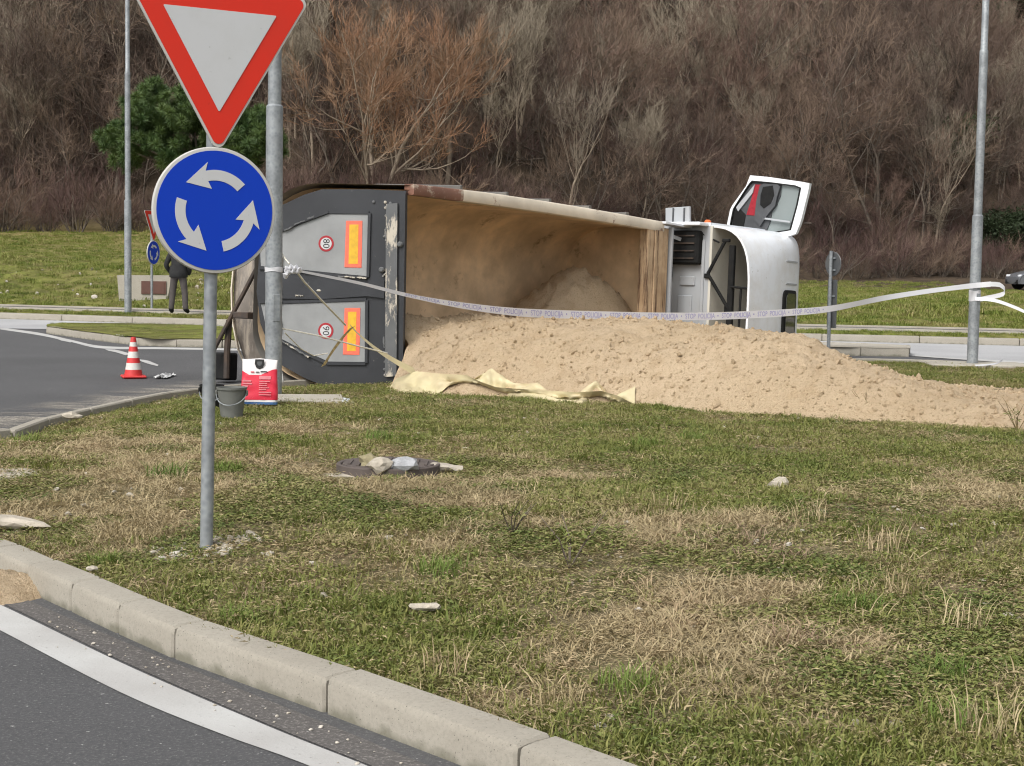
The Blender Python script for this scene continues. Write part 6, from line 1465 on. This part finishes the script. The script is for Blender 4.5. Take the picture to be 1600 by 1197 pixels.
def evergreen(px, py, y, s, label, seed, name='evergreen_shrub', rx=1.5, rz_=1.7):
    p = at_y(px, py, y); z = p.z - 1.6 * s; me, C = leafy(seed, 7000, rx, rx, rz_, 1.9, .22, 'evergreen', 26, .42); zt_ = terr_z(p.x, y); o = root(name, (p.x, y, zt_ - .1), label, 'tree'); lift = (z - zt_) / s
    MB().tube([(0, 0, 0), (.05, .03, 1 + max(0, lift)), (0, 0, 2.2 + max(0, lift))], [.12 / s, .1, .03], 6).build('trunk', 'bark', o); c_ = obj('crown', me, None, o); c_.location = (0, 0, max(0, lift)); o.scale = (s,) * 3; return o
evergreen(800, 55, 118, 1.7, 'dark green conifer poking out of the brown wood above the tipper', 701, 'conifer_tree', 1.1, 1.9)
evergreen(915, 55, 122, 1.6, 'dull dark evergreen tree high in the wood beside the conifer', 702, 'evergreen_tree')
evergreen(540, 8, 112, 1.7, 'dark ivy covered tree at the top of the wood behind the orange willow', 703, 'evergreen_tree', 2.4, 1.2)
evergreen(1495, 225, 110, 1.2, 'dark evergreen bush in the wood beside the lamp post with the tape loop', 704)
evergreen(960, 255, 103, 1.2, 'grey green ivy bush low in the wood above the truck cab side fairing', 705)
evergreen(970, 300, 101, .9, 'dark holly bush at the foot of the wood behind the cab', 706)
evergreen(1570, 395, 106, 1.0, 'dark evergreen bush at the field edge above the parked car', 707)
evergreen(1590, 20, 135, 2.0, 'dark green tree at the skyline end of the wood past the right lamp post', 708, 'evergreen_tree')
# umbrella pine on the left
pn = at_y(312, 300, 68); zt_ = terr_z(pn.x, 68); pine = root('umbrella_pine', (pn.x, 68, zt_ - .1), 'round crowned dark green pine behind the give way sign', 'tree')
ht = lambda y: at_y(312, y, 68).z - zt_
r = np.random.default_rng(77); lob = [(165, 215, 200), (205, 165, 170), (250, 135, 150), (310, 135, 140), (365, 150, 160), (410, 185, 190), (430, 225, 215), (300, 190, 190), (220, 220, 220), (370, 220, 215), (190, 245, 240), (280, 250, 250), (340, 255, 250), (240, 180, 180), (390, 240, 235)]
Vs = []; cc = []
for (lx, ly, _) in lob:
    q = at_y(lx + (10 if lx < 250 else -8), ly, 68); base = np.array([q.x - pn.x, 0, q.z - zt_]); m_ = 26
    for k in range(m_):
        d = r.normal(size=3); d /= np.linalg.norm(d); d[1] *= 1.6; cc.append(base + d * np.array([.62, 1.3, .55]) * r.uniform(.4, 1))
for k in range(420):
    a = r.uniform(0, 6.283); q_ = at_y(308 + 128 * math.sqrt(r.random()) * math.cos(a), 205 + 62 * math.sqrt(r.random()) * math.sin(a), 68); cc.append(np.array([q_.x - pn.x, r.normal() * 1.3, q_.z - zt_]))
cc = np.array(cc); n = 170000; i = r.integers(0, len(cc), n); d = r.normal(size=(n, 3)); d[:, 2] += .45; d /= np.linalg.norm(d, axis=1)[:, None]; p = cc[i] + d * .12 * r.uniform(0, 1.6, (n, 1)); q = np.cross(d, r.normal(size=(n, 3))); q /= np.linalg.norm(q, axis=1)[:, None] + 1e-9; L = .20 * r.uniform(.6, 1.3, (n, 1)); w = .013
V = np.stack([p - q * w, p + q * w, p + d * L], 1).reshape(-1, 3); obj('crown', np_mesh('crown', V, np.arange(3 * n).reshape(-1, 3), 'needle'), None, pine)
tb = MB(); tb.tube([(0, 0, 0), (.1, 0, 1.8), (0, 0, ht(275)), (.05, 0, ht(235))], [.26, .2, .17, .1], 9)
for k in range(12):
    c_ = cc[r.integers(0, len(cc))]; tb.tube([(0, 0, ht(280)), (c_[0] * .5, c_[1] * .5, (ht(270) + c_[2]) / 2), tuple(c_)], [.09, .06, .025], 5)
tb.build('trunk', 'bark', pine, 50)
# dark scrub mounds at the foot of the pine
